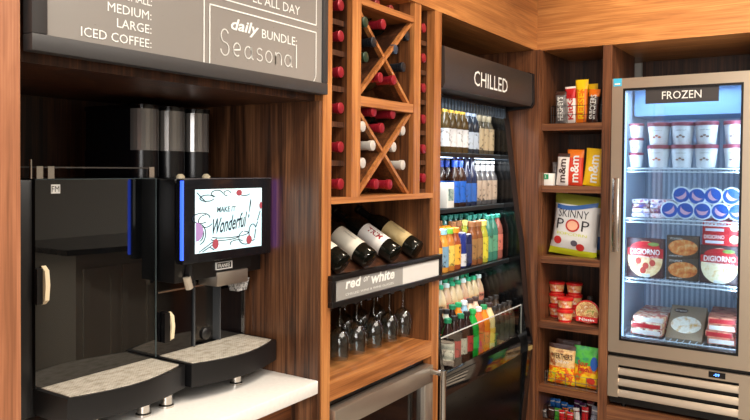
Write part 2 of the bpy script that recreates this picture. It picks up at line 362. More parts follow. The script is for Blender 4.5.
MB().box(dx0, dx1, SY-.0012, SY+.002, dz0, dz1).build('display', noisy('lit_display', [(176, 212, 222), (210, 232, 236)], 8, .4, .72), sc_)
O2 = Vector((1.44, 1.6, .9))
def scr(u, v): return Vector((dx0+u*(dx1-dx0), SY-.002, dz0+v*(dz1-dz0)))-O2
def scr2(u, v): return scr(u, v)+Vector((0, -.0004, 0))
INK = mat('ink_lines', (22, 40, 58), .5, 0, .12); PNK = mat('pink_ink', (150, 66, 78), .5, 0, .35, ergb=(150, 66, 78)); PUR = mat('violet_ink', (150, 118, 168), .5, 0, .45)
text('MAKE IT', .28, .085, lambda u, v: scr(.44+u, .67+v), INK, sc_, shear=.1, bold=.02)
text('Wonderful', .52, .25, lambda u, v: scr(.50+u, .44+v+u*.18), INK, sc_, shear=.45, bold=.015)
text('!', .05, .32, lambda u, v: scr(.80+u, .66+v), INK, sc_, shear=.35, bold=.01)
ln = [arc(.5, .25, .28, .05, 200, 400), arc(.42, .2, .2, .035, 180, 380), arc(.08, .55, .12, .08, 0, 300), arc(.14, .5, .1, .1, 90, 330), arc(.16, .86, .1, .05, 20, 340), arc(.3, .93, .08, .05, 0, 250),
      [(.02, .95), (.14, .8)], [(.05, .02), (.3, .2)], [(.1, .02), (.32, .16)], arc(.75, .18, .12, .12, 120, 300), arc(.85, .25, .06, .14, 40, 300), [(.93, .45), (.97, .6)], [(.88, .15), (.9, .3)], [(.9, .33), (.93, .42)],
      arc(.05, .3, .09, .16, -80, 80), arc(.05, .3, .06, .11, -80, 80), [(.2, .08), (.26, .03)], arc(.6, .1, .1, .05, 30, 200), arc(.72, .93, .09, .05, 180, 330), arc(.45, .93, .05, .04, 0, 270)]
strokes(ln, .007, scr, INK, sc_, 'screen_pattern')
for (u, v, ru, rv) in ((.63, .93, .045, .05), (.28, .12, .045, .08), (.79, .13, .045, .075), (.98, .7, .025, .06)):
    mbp = MB(); mbp.bm.faces.new([mbp.bm.verts.new(scr2(min(u+ru*math.cos(a*PI/8), .998), v+rv*math.sin(a*PI/8))) for a in range(16)])
    mbp.build('berry_drawing', PNK, sc_, False)
mbp = MB(); mbp.bm.faces.new([mbp.bm.verts.new(scr2(.005+.1*math.cos(a), .34+.15*math.sin(a))) for a in [(-.5+i/12)*PI for i in range(13)]]); mbp.build('cup_drawing', PUR, sc_, False)
# spout, plate, wand
sp = MB().box(1.42, 1.545, 1.395, 1.47, 1.172, 1.212, bev=.004).build('spout', mat('satin_steel', (190, 182, 172), .3, .9), m2)
MB().box(1.40, 1.56, 1.40, 1.47, 1.212, 1.25).build('spout_head', PBK, m2)
pl = MB().box(A(216.5, 265, 1.395).x, A(232, 265, 1.395).x, 1.3935, 1.40, A(224, 269, 1.395).z, A(224, 261.5, 1.395).z).build('name_plate', WHT, m2)
MB().box(A(217.3, 265, 1.3930).x, A(231.2, 265, 1.3930).x, 1.3930, 1.3936, A(224, 268, 1.393).z, A(224, 262.4, 1.393).z).build('plate_inlay', BLK, pl)
p = A(224.2, 265.2, 1.392); text('FRANKE', .046, .011, lambda u, v, p=p: Vector((p.x+u, 1.3924, p.z+v))-O2, WHT, pl, bold=.02)
MB().tube([(1.318, 1.40, 1.26), (1.316, 1.395, 1.20)], .011).build('milk_wand', BLK, m2)
w_ = MB(); a = A(186.5, 277, 1.39); b = A(189.5, 288.5, 1.39); w_.tube([a, b], .0105); w_.build('wand_tip', mat('pale_steel', (206, 196, 180), .35, .6), m2)
MB().tube([(1.316, 1.395, 1.205), a], .009).build('milk_wand', BLK, m2)
MB().lathe([(.017, 0), (.017, .012), (.012, .016)], M=Matrix.Translation(A(203.5, 333, 1.468)) @ Matrix.Rotation(PI/2, 4, 'X')).build('knob', PBK, m2)
q0, q1 = A(231, 280, 1.43), A(247, 278, 1.43)
MB().prism([(q0.x, 1.42, q0.z), (q1.x, 1.42, q0.z), (q1.x-.014, 1.42, q0.z-.034), (q0.x+.016, 1.42, q0.z-.034)], (0, .03, 0)).build('hot_water_outlet', noisy('perforated_chrome', [(60, 60, 62), (200, 198, 196)], 160, .25), m2)
tray(1.270, 1.603, 1.337, 1.47, m2, WG)
MB().box(1.270, 1.603, 1.468, 1.75, .943, 1.0).build('base', BLK, m2)
for x, y in ((1.463, 1.365), (1.32, 1.72), (1.55, 1.72)): MB().lathe([(.018, .9), (.018, .905), (.0145, .908), (.0145, .943)], M=Matrix.Translation((x, y, 0))).build('foot', CHR, m2)
MB().lathe([(.019, .0), (.019, .01), (.004, .012)], seg=16, M=Matrix.Translation((1.302, 1.464, 1.075)) @ Matrix.Rotation(PI/2, 4, 'X')).build('lock', PBK, m2)
h2 = MB().prism([(1.303, 1.464, 1.035), (1.303, 1.464, 1.114), (1.303, 1.450, 1.105), (1.303, 1.446, 1.077), (1.303, 1.450, 1.044)], (.011, 0, 0)).build('handle', CRM, m2); h2['label'] = 'cream curved handle'
MB().box(1.284, 1.302, 1.452, 1.466, 1.036, 1.115).build('hinge', BLK, m2)
SMK = mat('smoky_clear_hopper', (150, 148, 146), .14, .6, spec=.8); HBK = mat('hopper_base', (12, 12, 16), .25)
def cap_shape(xc, yf, yb, r, z0, z1, mb, mi=0):
    pts = [(xc+r*math.cos(a), yf+r+r*math.sin(a)) for a in [PI+i*PI/12 for i in range(13)]] + [(xc+r, yb), (xc-r, yb)]
    mb.prism([(a, b, z0) for a, b in pts], (0, 0, z1-z0), mi)
for xc in (1.298, 1.392, 1.488):
    q = MB(); cap_shape(xc, 1.515, 1.75, .043, 1.471, 1.545, q); hp = q.build('hopper', HBK, m2)
    q = MB(); pts_r = .042
    pts = [(xc+pts_r*math.cos(a), 1.515+pts_r+pts_r*math.sin(a)) for a in [PI+i*PI/12 for i in range(13)]]
    for (xa_, ya_), (xb_, yb_) in zip(pts[:-1], pts[1:]): q.quad([(xa_, ya_, 1.545), (xb_, yb_, 1.545), (xb_, yb_, 1.656), (xa_, ya_, 1.656)])
    q.build('hopper_window', SMK, hp)
    q = MB(); cap_shape(xc, 1.518, 1.75, .0405, 1.545, 1.656, q); q.build('bean_box', HBK, hp)
    q = MB(); cap_shape(xc, 1.512, 1.75, .0445, 1.656, 1.668, q); q.build('lid', GBK, hp)
for x in (1.335, 1.43): MB().lathe([(.012, 0), (.012, .006), (.006, .012)], seg=14, M=Matrix.Translation((x, 1.45, 1.470))).build('lock_knob', CRM, m2)

# ------------------------------------------------------------------ wine cabinet
WMD = wood('shaded_walnut_board', 2, (52, 28, 16), (92, 54, 30), (130, 80, 46))  # walnut darkened to carry the shade inside bins and niche
wc = thing('wine_cabinet', 'tall honey walnut wine cabinet with cross-divided bottle bins and open shelves', 'cabinet', (2.0, YF, 0))
MB().box(1.634, 1.676, YF, 1.84, 0, 2.07).build('side_panel', WL, wc)
MB().box(2.306, 2.361, YF, 1.84, 0, 2.07).build('side_panel', WL, wc)
MB().box(1.676, 2.306, 1.70, 1.72, 0, 2.07).build('back_panel', wood('shaded_walnut_back', 2, (20, 12, 8), (40, 24, 15), (62, 38, 24)), wc)  # back coloured near black for the shade deep in the cabinet
MB().box(2.302, 2.3059, YF+.012, 1.70, .881, 1.396).build('shade_lining', wood('shaded_niche_walnut', 2, (56, 32, 18), (98, 60, 34), (134, 86, 50)), wc); MB().box(1.6761, 1.679, YF+.012, 1.70, .881, 1.396).build('shade_lining', WMD, wc)  # thin sheets added to darken the inner sides, shade painted as colour
MB().box(1.6761, 1.679, YF+.03, 1.70, 1.415, 2.07).build('shade_lining', WMD, wc); MB().box(2.303, 2.3059, YF+.03, 1.70, 1.415, 2.07).build('shade_lining', WMD, wc)  # same added sheets for the shaded bin sides
def zA(px, py, y=YF): return A(px, py, y).z
MB().box(1.676, 2.306, YF+.001, 1.70, 1.397, 1.415).build('shelf', WLX, wc)
xs = [A(352, 140).x, A(361, 140).x, A(414, 140).x, A(420.5, 140).x]
for a, b in ((xs[0], xs[1]), (xs[2], xs[3])): MB().box(a, b, YF+.002, YF+.02, 1.415, 2.07).build('divider_edge', WL, MB().box(a, b, YF+.02, 1.62, 1.415, 2.07).build('divider', WMD, wc))  # honey front edge, board behind it painted darker as bin shade
ZB0, ZB1 = 1.692, 1.722
MB().box(xs[1], xs[2], YF+.004, 1.62, ZB0, ZB1).build('shelf', WLX, wc)
XL, XR = xs[1], xs[2]
for (z0, z1) in ((1.415, ZB0), (ZB1, 2.0)):
    for s in (0, 1):
        a, b = ((XL, z0), (XR, z1)) if s else ((XL, z1), (XR, z0))
        d = Vector((b[0]-a[0], b[1]-a[1])); n = Vector((-d.y, d.x)).normalized()*.0055
        e0 = .012 if s else .02
        MB().prism([(a[0]+n.x, YF+e0, a[1]+n.y), (b[0]+n.x, YF+e0, b[1]+n.y), (b[0]-n.x, YF+e0, b[1]-n.y), (a[0]-n.x, YF+e0, a[1]-n.y)], (0, .016, 0)).build('divider_edge', WL, wc)
        MB().prism([(a[0]+n.x, YF+e0+.016, a[1]+n.y), (b[0]+n.x, YF+e0+.016, b[1]+n.y), (b[0]-n.x, YF+e0+.016, b[1]-n.y), (a[0]-n.x, YF+e0+.016, a[1]-n.y)], (0, .15 if z0 < 1.5 else .09, 0)).build('cross_divider', WMD if z0 < 1.5 else WD, wc)  # depth of the cross boards painted darker as bin shade
MB().box(XL, XR, YF+.004, 1.62, 2.0, 2.02).build('shelf', WLX, wc)
# cradle rails
cyl_ = [5, 36, 72, 108, 147, 184]; cyr = [-2, 28, 58, 88, 119, 149, 178]
for py in cyl_:
    z = zA(341, py, 1.212)-.040
    MB().box(1.679, xs[0], YF+.03, YF+.045, z-.016, z).build('bottle_rail', WD, wc); MB().box(1.679, xs[0], 1.45, 1.47, z-.016, z).build('bottle_rail', WD, wc)
for py in cyr[1:]:
    z = zA(424, py, 1.212)-.040
    MB().box(xs[3], 2.303, YF+.03, YF+.045, z-.016, z).build('bottle_rail', WD, wc); MB().box(xs[3], 2.303, 1.45, 1.47, z-.016, z).build('bottle_rail', WD, wc)
# display niche shelves
MB().box(1.676, 2.306, YF, 1.70, .825, .880).build('shelf', WLX, wc)
MB().box(1.676, 2.306, YF+.035, 1.70, 1.115, 1.13, rot=None).build('rack_board', WDX, wc)

def wine_bottle(body=(20, 26, 18), foil=(150, 30, 42), label=None):
    def mk():
        r = thing('wine_bottle', '', 'wine bottle')
        g = mat('bottle_glass_%d_%d' % (body[0], body[1]), body, .08, spec=.7)
        f = mat('foil_%d_%d_%d' % foil, foil, .35, .25)
        MB().lathe([(.02, 0), (.034, .003), (.036, .01), (.036, .18), (.030, .205), (.0155, .228), (.0135, .24), (.0135, .245)], seg=20).build('glass_body', g, r, False)
        MB().lathe([(.0142, .235), (.0142, .285), (.0165, .287), (.0165, .30), (.013, .302)], seg=16).build('foil_cap', f, r, False)
        if label: MB().lathe([(.0364, .05), (.0364, .15)], seg=20, cap=False).build('label', label, r, False)
        return r
    return mk
RED, DRK, WTF, DKR = [Kit(wine_bottle(foil=c)) for c in ((146, 28, 42), (34, 36, 42), (206, 200, 192), (120, 34, 36))]
GRN_, BLU_ = Kit(wine_bottle(foil=(44, 62, 46))), Kit(wine_bottle(foil=(58, 72, 92)))
def put_bottle(kit, px, py, lab, grp, yend=1.21, tilt=0):
    p = A(px, py, yend)  # foil end; bottle axis runs back along +y
    # local +z -> -y : rotate about X by +90deg gives z -> -y
    kit.put((p.x, yend+.302*math.cos(tilt), p.z+.302*math.sin(tilt)), (PI/2+tilt, 0, 0), lab, grp)
for i, py in enumerate(cyl_): put_bottle(RED, 341.5, py, 'red-capped wine bottle lying in the narrow left rack column, %s from the top' % ORD[i], 'wine bottles in the left rack column', 1.212)
for i, py in enumerate(cyr): 
    if i: put_bottle(RED, 424.5, py, 'red-capped wine bottle lying in the narrow right rack column, %s from the top' % ORD[i-1], 'wine bottles in the right rack column', 1.212)
up = [(DKR, 378, 4, 'dark red-capped wine bottle highest in the top notch of the upper cross bin'), (DKR, 392, 10, 'dark red-capped wine bottle on the right in the top notch of the upper cross bin'), (RED, 384, 24, 'red-capped wine bottle lowest in the top notch of the upper cross bin'),
      (GRN_, 366, 22, 'dark-capped wine bottle highest in the left notch of the upper cross bin'), (DRK, 374.5, 42, 'dark-capped wine bottle near the crossing in the left notch of the upper bin'), (GRN_, 366.5, 57, 'dark green-capped wine bottle lowest in the left notch of the upper bin'),
      (DRK, 408, 36, 'black-capped wine bottle highest in the right notch of the upper cross bin'), (BLU_, 396, 49, 'blue-grey-capped wine bottle near the crossing in the right notch of the upper bin'), (DRK, 404, 67, 'black-capped wine bottle lowest in the right notch of the upper cross bin'),
      (RED, 381, 77.5, 'red-capped wine bottle on the left at the bottom of the upper cross bin'), (RED, 394.5, 80, 'red-capped wine bottle on the right at the bottom of the upper cross bin')]
lo = [(RED, 374.5, 111.5, 'red-capped wine bottle on the left in the top notch of the lower bin'), (RED, 393.5, 114, 'red-capped wine bottle on the right in the top notch of the lower bin'), (RED, 382.5, 128, 'red-capped wine bottle lowest in the top notch of the lower cross bin'),
      (WTF, 363.5, 126.5, 'white-capped wine bottle highest in the left notch of the lower bin'), (WTF, 373.5, 145.5, 'white-capped wine bottle near the crossing in the left notch of the lower bin'), (WTF, 363.5, 163, 'white-capped wine bottle lowest in the left notch of the lower bin'),
      (WTF, 403.5, 130.5, 'white-capped wine bottle highest in the right notch of the lower bin'), (WTF, 394.5, 147, 'white-capped wine bottle near the crossing in the right notch of the lower bin'), (WTF, 403.5, 165, 'white-capped wine bottle lowest in the right notch of the lower bin'),
      (RED, 377, 184, 'red-capped wine bottle on the left at the bottom of the lower cross bin'), (RED, 390.5, 184.5, 'red-capped wine bottle on the right at the bottom of the lower cross bin')]
for k, px, py, l in up: put_bottle(k, px, py, l, 'wine bottles in the upper cross bin', 1.208)
for k, px, py, l in lo: put_bottle(k, px, py, l, 'wine bottles in the lower cross bin', 1.208)
# four display bottles, necks dipping to the front
LB = [mat('paper_label_white', (228, 222, 206), .6), mat('paper_label_cream', (222, 216, 200), .6), mat('paper_label_bright', (236, 232, 226), .6), noisy('tan_label', [(176, 150, 100), (206, 184, 134)], 30, .6)]
RDI = mat('dark_red_ink', (150, 30, 34), .6)
zd = A(418, 251, 1.24).z
for i, (px, l) in enumerate(((343.5, 'wine bottle with white label at the left end of the display niche'), (370.5, 'wine bottle with cream label, second from the left in the display niche'), (396, 'wine bottle with bright label and red print in the display niche'), (418, 'wine bottle with tan label at the right end of the display niche'))):
    kit = Kit(wine_bottle((18, 20, 16), (24, 22, 22), LB[i])); p = A(px, 250, 1.24); tl = .5
    o = kit.put((p.x, 1.24, zd), (-(PI/2-tl), 0, 0), l, 'display bottles on the slanted rack')
    if i == 2:
        def lab(u, v): a = .62-v/.037; return Vector((-.0369*math.sin(a), -.0369*math.cos(a), .10-u))
        text('TRIM', .062, .020, lab, RDI, o, bold=.03); text('CALIFORNIA', .05, .005, lambda u, v: lab(u, v+.02), mat('grey_print', (120, 116, 112), .6), o)
    else:
        def lab(u, v): a = .62-v/.037; return Vector((-.0369*math.sin(a), -.0369*math.cos(a), .10-u))
        text('vineyard', .055, .009, lambda u, v: lab(u, v+.008), mat('grey_print', (120, 116, 112), .6), o, shear=.3)
_t = math.tan(.5); _zt = lambda y: zd+(y-1.24)*_t-.0425
MB().prism([(1.68, 1.235, 1.131), (1.68, 1.235, _zt(1.235)), (1.68, 1.50, _zt(1.50)), (1.68, 1.50, 1.131)], (.62, 0, 0)).build('bottle_ramp', WD, wc)
# sign red or white
SGZ0, SGZ1 = 1.100, 1.192
sg = thing('shelf_sign', 'black framed grey sign reading red or white on the wine cabinet', 'sign', (1.655, YF-.012, SGZ0))
SY_ = YF-.014
fr = MB()
for a in ((1.662, 2.352, SGZ0, SGZ0+.016), (1.662, 2.352, SGZ1-.016, SGZ1), (1.662, 1.68, SGZ0+.016, SGZ1-.016), (2.334, 2.352, SGZ0+.016, SGZ1-.016)): fr.box(a[0], a[1], SY_-.004, YF-.0005, a[2], a[3], bev=.0015)
fr.build('frame', BLK, sg)
xm = A(403.5, 262, SY_).x
MB().box(1.679, xm, SY_+.002, YF-.001, SGZ0+.015, SGZ1-.015).build('panel', mat('sign_grey', (150, 148, 144), .4), sg)
MB().box(xm, 2.335, SY_+.002, YF-.001, SGZ0+.015, SGZ1-.015).build('card', mat('sign_card', (216, 214, 210), .5), sg)
O3 = Vector((1.655, YF-.012, SGZ0))
def sgf(u, v): return Vector((u, SY_+.0012, v))-O3
def sgt(s, pl, pr, h, m=WHT, **k):
    a, b = A(*pl, SY_), A(*pr, SY_); text(s, b.x-a.x, h, lambda u, v: sgf((a.x+b.x)/2+u, (a.z+b.z)/2+v), m, sg, **k)
sgt('red', (346, 284), (361.5, 280.5), .032, bold=.03, shear=.15); sgt('or', (364, 279.5), (370, 278), .016, shear=.5); sgt('white', (371.5, 279), (395, 273), .034, bold=.03, shear=.15)
sgt('CHILLED WINE & WINE GLASSES', (346, 293.5), (394, 284), .007); sgt('PLEASE ENJOY', (408, 265), (428, 260.5), .005, mat('grey_print', (120, 116, 112), .6))

# glasses
CLG = glass('wine_glass_crystal', (228, 234, 236), .3, .04)
def glass_proto():
    r = thing('wine_glass', '', 'wine glass')
    # upside-down: foot at top (z=0), rim below
    pr = [(.034, .0), (.034, -.0015), (.008, -.005), (.0035, -.012), (.0032, -.075), (.007, -.083), (.020, -.093), (.031, -.112), (.0345, -.135), (.0325, -.162), (.028, -.185),
          (.0268, -.185), (.0312, -.162), (.0332, -.135), (.0297, -.112), (.019, -.0955), (.004, -.0865)]
    MB().lathe(pr, seg=24, cap=True).build('bowl', CLG, r, False, ang=1.2)
    return r
GK = Kit(glass_proto)
ZG = 1.0905
for i, px in enumerate((339.5, 356.5, 373.5, 389, 402.5)):
    p = A(px, 335, 1.27); GK.put((p.x, 1.27, ZG), label='stemmed wine glass hanging upside down in the front row, %s from the left' % ORD[i], group='hanging wine glasses')
for i, px in enumerate((345, 361, 377, 393)):
    p = A(px, 335, 1.375); GK.put((p.x-.0, 1.375, ZG), label='stemmed wine glass hanging upside down in the rear row, %s from the left' % ORD[i], group='hanging wine glasses')
rk = thing('glass_rack', 'slotted glass hanging rack under the display bottles', 'rack', (2.0, 1.3, 1.10))
q = MB()
for i in range(9):
    x = 1.70+i*.072; q.box(x-.012, x+.012, YF+.02, 1.6, 1.082, 1.0885).box(x-.004, x+.004, YF+.02, 1.6, 1.0885, 1.115)
q.build('rail', BLK, rk)

# under-counter wine cooler
cl = thing('wine_cooler', 'stainless framed under-shelf wine cooler with dark glass door', 'wine cooler', (2.0, YF, 0))
MB().box(1.68, 2.302, YF+.03, 1.69, .03, .815).build('body', BLK, cl)
DX0, DX1, DZ0, DZ1 = 1.688, 2.300, .10, .797
q = MB(); fw2 = .062; yd = YF-.012
for a in ((DX0, DX1, DZ1-fw2, DZ1), (DX0, DX1, DZ0, DZ0+fw2), (DX0, DX0+fw2, DZ0+fw2, DZ1-fw2), (DX1-fw2, DX1, DZ0+fw2, DZ1-fw2)): q.box(a[0], a[1], yd, YF+.028, a[2], a[3], bev=.002)
dr = q.build('door', SST, cl)
MB().box(DX0+fw2, DX1-fw2, YF+.005, YF+.012, DZ0+fw2, DZ1-fw2).build('pane', GBK, dr)
q = MB().tube([(2.283, yd-.048, .15), (2.283, yd-.048, .787)], .011, seg=14).box(2.272, 2.294, yd-.048, yd+.002, .768, .787, bev=.003).box(2.272, 2.294, yd-.048, yd+.002, .15, .17, bev=.003)
q.build('handle', CHR, dr)

# ------------------------------------------------------------------ chilled merchandiser bay
bay = thing('cooler_bay_cabinet', 'walnut bay panels and corner stile around the chilled drinks cooler', 'cabinet', (3.3, YF, 0))
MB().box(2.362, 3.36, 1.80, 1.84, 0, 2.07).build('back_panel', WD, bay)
MB().box(3.325, 3.362, YF-.03, 1.84, 0, 2.069).build('side_panel', WRV, bay)
ck = thing('drinks_cooler', 'black open-front chilled drinks cooler with angled header sign', 'cooler', (2.85, 1.3, 0))
HX0, HX1 = 2.372, 3.285
# header canopy
hd_ = MB().prism([(HX0, 1.19, 1.950), (HX0, 1.187, 1.818), (HX0, 1.195, 1.80), (HX0, 1.30, 1.80), (HX0, 1.30, 1.955), (HX0, 1.21, 1.957)], (HX1-HX0, 0, 0)).build('header', mat('header_charcoal', (60, 51, 47), .42), ck)
MB().prism([(HX1, 1.186, 1.952), (HX1, 1.183, 1.812), (HX1, 1.195, 1.792), (HX1, 1.34, 1.78), (HX1, 1.34, 1.958), (HX1, 1.205, 1.96)], (.022, 0, 0)).build('end_cap', BLK, hd_)
O4 = Vector((2.85, 1.3, 0))
a, b = A(474, 76.5, 1.186), A(507.5, 87.5, 1.186); text('CHILLED', b.x-a.x, .060, lambda u, v: Vector(((a.x+b.x)/2+u, 1.1855, (a.z+b.z)/2+v))-O4, WHT, hd_)
# side frame: profile measured along its front edge
prof = [(1.318, 1.80), (1.300, 1.69), (1.252, 1.31), (1.226, 1.165), (1.198, .83), (1.176, .69), (1.178, .645), (1.205, .30), (1.212, .12)]
for x0_, x1_ in ((3.240, 3.305), (2.368, 2.39)):
    MB().prism([(x0_, y, z) for y, z in prof]+[(x0_, 1.77, .12), (x0_, 1.77, 1.80)], (x1_-x0_, 0, 0)).build('side_panel', mat('cooler_frame_black', (9, 9, 10), .12, spec=.6), ck)
MB().box(2.39, 3.25, 1.74, 1.77, .12, 1.80).build('back_panel', mat('cooler_back', (60, 66, 70), .4), ck)
MB().box(2.39, 3.25, 1.305, 1.74, 1.785, 1.80).build('top_panel', BLK, ck)
MB().prism([(2.39, 1.226, .695), (2.39, 1.196, .645), (2.39, 1.213, .30), (2.39, 1.22, .12), (2.39, 1.74, .12), (2.39, 1.74, .695)], (.86, 0, 0)).build('lower_body', mat('dark_cooler_front', (6, 5, 5), .3, spec=.16), ck)
MB().prism([(2.39, 1.2065, .732), (2.39, 1.1955, .70), (2.39, 1.1955, .645), (2.39, 1.205, .645), (2.39, 1.214, .70), (2.39, 1.214, .732)], (.862, 0, 0)).build('price_ledge', mat('smoked_ledge', (16, 15, 15), .07, spec=.9), ck)
ACR = glass('acrylic_guard', (240, 244, 240), .25)
g_ = MB().box(2.392, 3.235, 1.208, 1.212, .732, .868).build('front_guard', ACR, ck)
MB().box(2.392, 3.235, 1.2075, 1.2125, .8665, .8695).build('guard_rim', mat('bright_acrylic_edge', (200, 196, 190), .2), g_); MB().box(3.233, 3.2355, 1.207, 1.2125, .70, .8655).build('guard_edge', mat('dull_acrylic_edge', (130, 130, 128), .2), g_)
bdg = MB().box(3.3, 3.301, 1.195, 1.22, .655, .668); bdg.bm.free()
MB().box(3.246, 3.285, 1.170, 1.178, .655, .672).build('badge', mat('brass_badge', (186, 160, 104), .4, .4), ck)
WVN = mat('grille_metal', (64, 68, 72), .3, .6)
q = MB()
for i in range(28): q.box(2.40+i*.03, 2.404+i*.03, 1.29, 1.31, 1.742, 1.785)
q.box(2.40, 3.214, 1.29, 1.31, 1.7845, 1.787).build('air_grille', WVN, ck)
SHF = mat('cooler_shelf', (30, 32, 34), .35, .3); EDG = mat('shelf_edge_strip', (96, 112, 122), .25, .5)
ys = [1.325, 1.305, 1.275]
zs = [A(445, 152.5, ys[0]).z, A(445, 209, ys[1]).z, A(445, 275, ys[2]).z]
for y, z in zip(ys, zs):
    sh = MB().box(2.392, 3.248, y+.006, 1.735, z-.012, z).build('shelf', SHF, ck)
    MB().box(2.392, 3.248, y, y+.006, z-.018, z+.002).build('price_rail', SHF, sh)
    MB().box(2.392, 3.238, y-.0008, y, z-.002, z+.002).build('rail_edge', EDG, sh)
    MB().box(2.40, 3.24, y+.03, y+.042, z-.02, z-.0125).build('light_strip', emi('cooler_led', (210, 232, 255), 5), sh)['label'] = 'cool white light strip'
MB().box(2.40, 3.24, 1.36, 1.375, 1.772, 1.7845).build('light_strip', emi('cooler_led', (210, 232, 255), 5), ck)
ZT = .79; ZBIN = .6965
MB().box(2.392, 3.248, 1.375, 1.735, .696, ZT).build('rear_step', SHF, ck); MB().box(2.392, 3.248, 1.292, 1.375, .696, ZBIN+.0195).build('rear_step', SHF, ck)

_bk = {}
def drink(kind, cap, body, label, h=.22, r=.029, lz=(.2, .55), neck=None):
    "bottle kinds: beer (long neck), soda (plastic), can"
    r *= .93
    key = (kind, cap, body, label, h, r, lz)
    if key in _bk: return _bk[key]
    def mk():
        cat = 'can' if kind == 'can' else 'bottle'
        o = thing({'beer': 'beer_bottle', 'soda': 'soda_bottle', 'can': 'drink_can', 'juice': 'juice_bottle'}[kind], '', cat)
        bm = mat('drink_%d_%d_%d' % body, body, .1, spec=.6); cm = mat('cap_%d_%d_%d' % cap, cap, .4); lm = noisy('drinklabel_%d_%d_%d' % label, [tuple(int(c*.35) for c in label), label, label, label], 55, .5)
        if kind == 'beer' and neck: MB().lathe([(r*.47, h*.77), (r*.46, h*.90)], seg=12, cap=False).build('neck_label', mat('neck_%d_%d_%d' % neck, neck, .35), o, False)
        if kind == 'beer': pr = [(r*.9, 0), (r, .004), (r, h*.56), (r*.8, h*.66), (r*.45, h*.76), (r*.42, h*.95)]; cz = (h*.94, h, r*.5)
        elif kind == 'soda': pr = [(r*.85, 0), (r, .01), (r*.93, h*.3), (r*.95, h*.5), (r, h*.62), (r*.8, h*.75), (r*.4, h*.87), (r*.38, h*.92)]; cz = (h*.915, h, r*.52)
        elif kind == 'juice': pr = [(r*.9, 0), (r, .006), (r, h*.6), (r*.85, h*.72), (r*.6, h*.82), (r*.6, h*.88)]; cz = (h*.875, h, r*.72)
        else: pr = [(r*.8, 0), (r, .008), (r, h*.93), (r*.86, h*.985)]; cz = (h*.98, h, r*.84)
        MB().lathe(pr, seg=14).build('body', bm, o, False); MB().lathe([(cz[2], cz[0]), (cz[2], cz[1]-.002), (cz[2]*.85, cz[1])], seg=12).build('cap' if kind != 'can' else 'lid', cm, o, False)
        MB().lathe([(r*1.015, h*lz[0]), (r*1.015, h*lz[1])], seg=14, cap=False).build('label', lm, o, False)
        return o
    _bk[key] = Kit(mk); return _bk[key]
# top shelf
z = zs[0]+.001
gold = drink('beer', (214, 214, 206), (84, 66, 38), (226, 228, 232), .225, .029, (.12, .46), (206, 160, 60)); clr = drink('beer', (200, 204, 210), (44, 50, 60), (190, 204, 222), .222, .029, (.1, .44), (150, 160, 176)); crm = drink('beer', (190, 190, 188), (84, 76, 62), (190, 172, 140), .2, .029, (.1, .6), (150, 136, 110))
X0 = 3.206
for row, y in enumerate((1.372, 1.437, 1.502)):
    for i in range(9):
        x = X0-i*.0575
        kit = crm if i < 3 else clr if i < 5 else gold
        nm = {id(crm): 'cream-labelled beer bottle', id(clr): 'clear beer bottle with pale blue label', id(gold): 'clear beer bottle with gold neck'}[id(kit)]
        kit.put((x, y, z), (0, 0, random.random()*6), '%s, %s from right, %s row, top cooler shelf' % (nm, ORD[i], ('front', 'middle', 'rear')[row]), 'bottles on the top cooler shelf')
# second shelf
z = zs[1]+.001
blu = drink('beer', (36, 84, 200), (48, 27, 18), (24, 92, 190), .22, .029, (.08, .50), (40, 80, 190)); dkb = drink('beer', (60, 74, 120), (34, 40, 66), (40, 90, 170), .22, .029, (.08, .45)); wcp = drink('beer', (226, 226, 222), (80, 80, 84), (170, 152, 136), .2, .029, (.1, .55), (200, 200, 200))
for row, y in enumerate((1.352, 1.417, 1.482)):
    for i in range(9):
        kit = wcp if i < 4 else dkb if i < 6 else blu
        if row == 0 and i == 8: continue
        nm = {id(wcp): 'white-capped beer bottle with beige label', id(dkb): 'dark blue beer bottle', id(blu): 'brown beer bottle with bright blue label'}[id(kit)]
        kit.put((X0-.004-i*.0575, y, z), (0, 0, random.random()*6), '%s, %s from right, %s row, second cooler shelf' % (nm, ORD[i], ('front', 'middle', 'rear')[row]), 'bottles on the second cooler shelf')
cb = thing('drink_carton', 'small white drink carton with teal print on the second cooler shelf', 'carton', (A(446, 205, 1.335).x-.005, 1.335, z))
MB().box(-.032, .032, -.024, .024, 0, .105, bev=.002).build('box', WHT, cb, False)
MB().box(-.024, .024, -.0252, -.0242, .03, .08, bev=0).build('print', noisy('teal_print', [(30, 90, 96), (200, 220, 214)], 60), cb, False)
# third shelf
z = zs[2]+.001
J = {'lb': drink('juice', (150, 210, 226), (214, 150, 60), (120, 160, 190), .175, .03, (.12, .6)), 'gr': drink('juice', (120, 200, 70), (190, 120, 50), (226, 196, 90), .175, .03, (.12, .6)), 'or': drink('juice', (240, 140, 30), (150, 74, 40), (236, 170, 60), .175, .03, (.12, .6)),
     'en': drink('can', (190, 196, 204), (34, 50, 130), (206, 210, 220), .15, .028, (.05, .4)), 'nv': drink('can', (170, 176, 186), (24, 30, 70), (40, 46, 90), .14, .028, (.1, .7)),
     'am': drink('juice', (150, 100, 60), (130, 78, 44), (150, 112, 66), .19, .029, (.12, .6)), 'yg': drink('juice', (224, 216, 120), (170, 170, 60), (206, 196, 60), .19, .029, (.1, .6)), 'te': drink('soda', (40, 130, 112), (60, 120, 104), (90, 150, 120), .21, .029, (.2, .55)), 'pk': drink('soda', (40, 130, 112), (150, 90, 80), (196, 110, 96), .21, .029, (.2, .55))}
JN = {'lb': 'orange juice bottle with pale blue cap', 'gr': 'orange juice bottle with green cap', 'or': 'amber juice bottle with orange cap', 'en': 'slim blue and silver energy drink can', 'nv': 'slim navy drink can', 'am': 'amber iced tea bottle', 'yg': 'yellow-green lemonade bottle', 'te': 'teal-green soda bottle', 'pk': 'pinkish soda bottle with teal cap'}
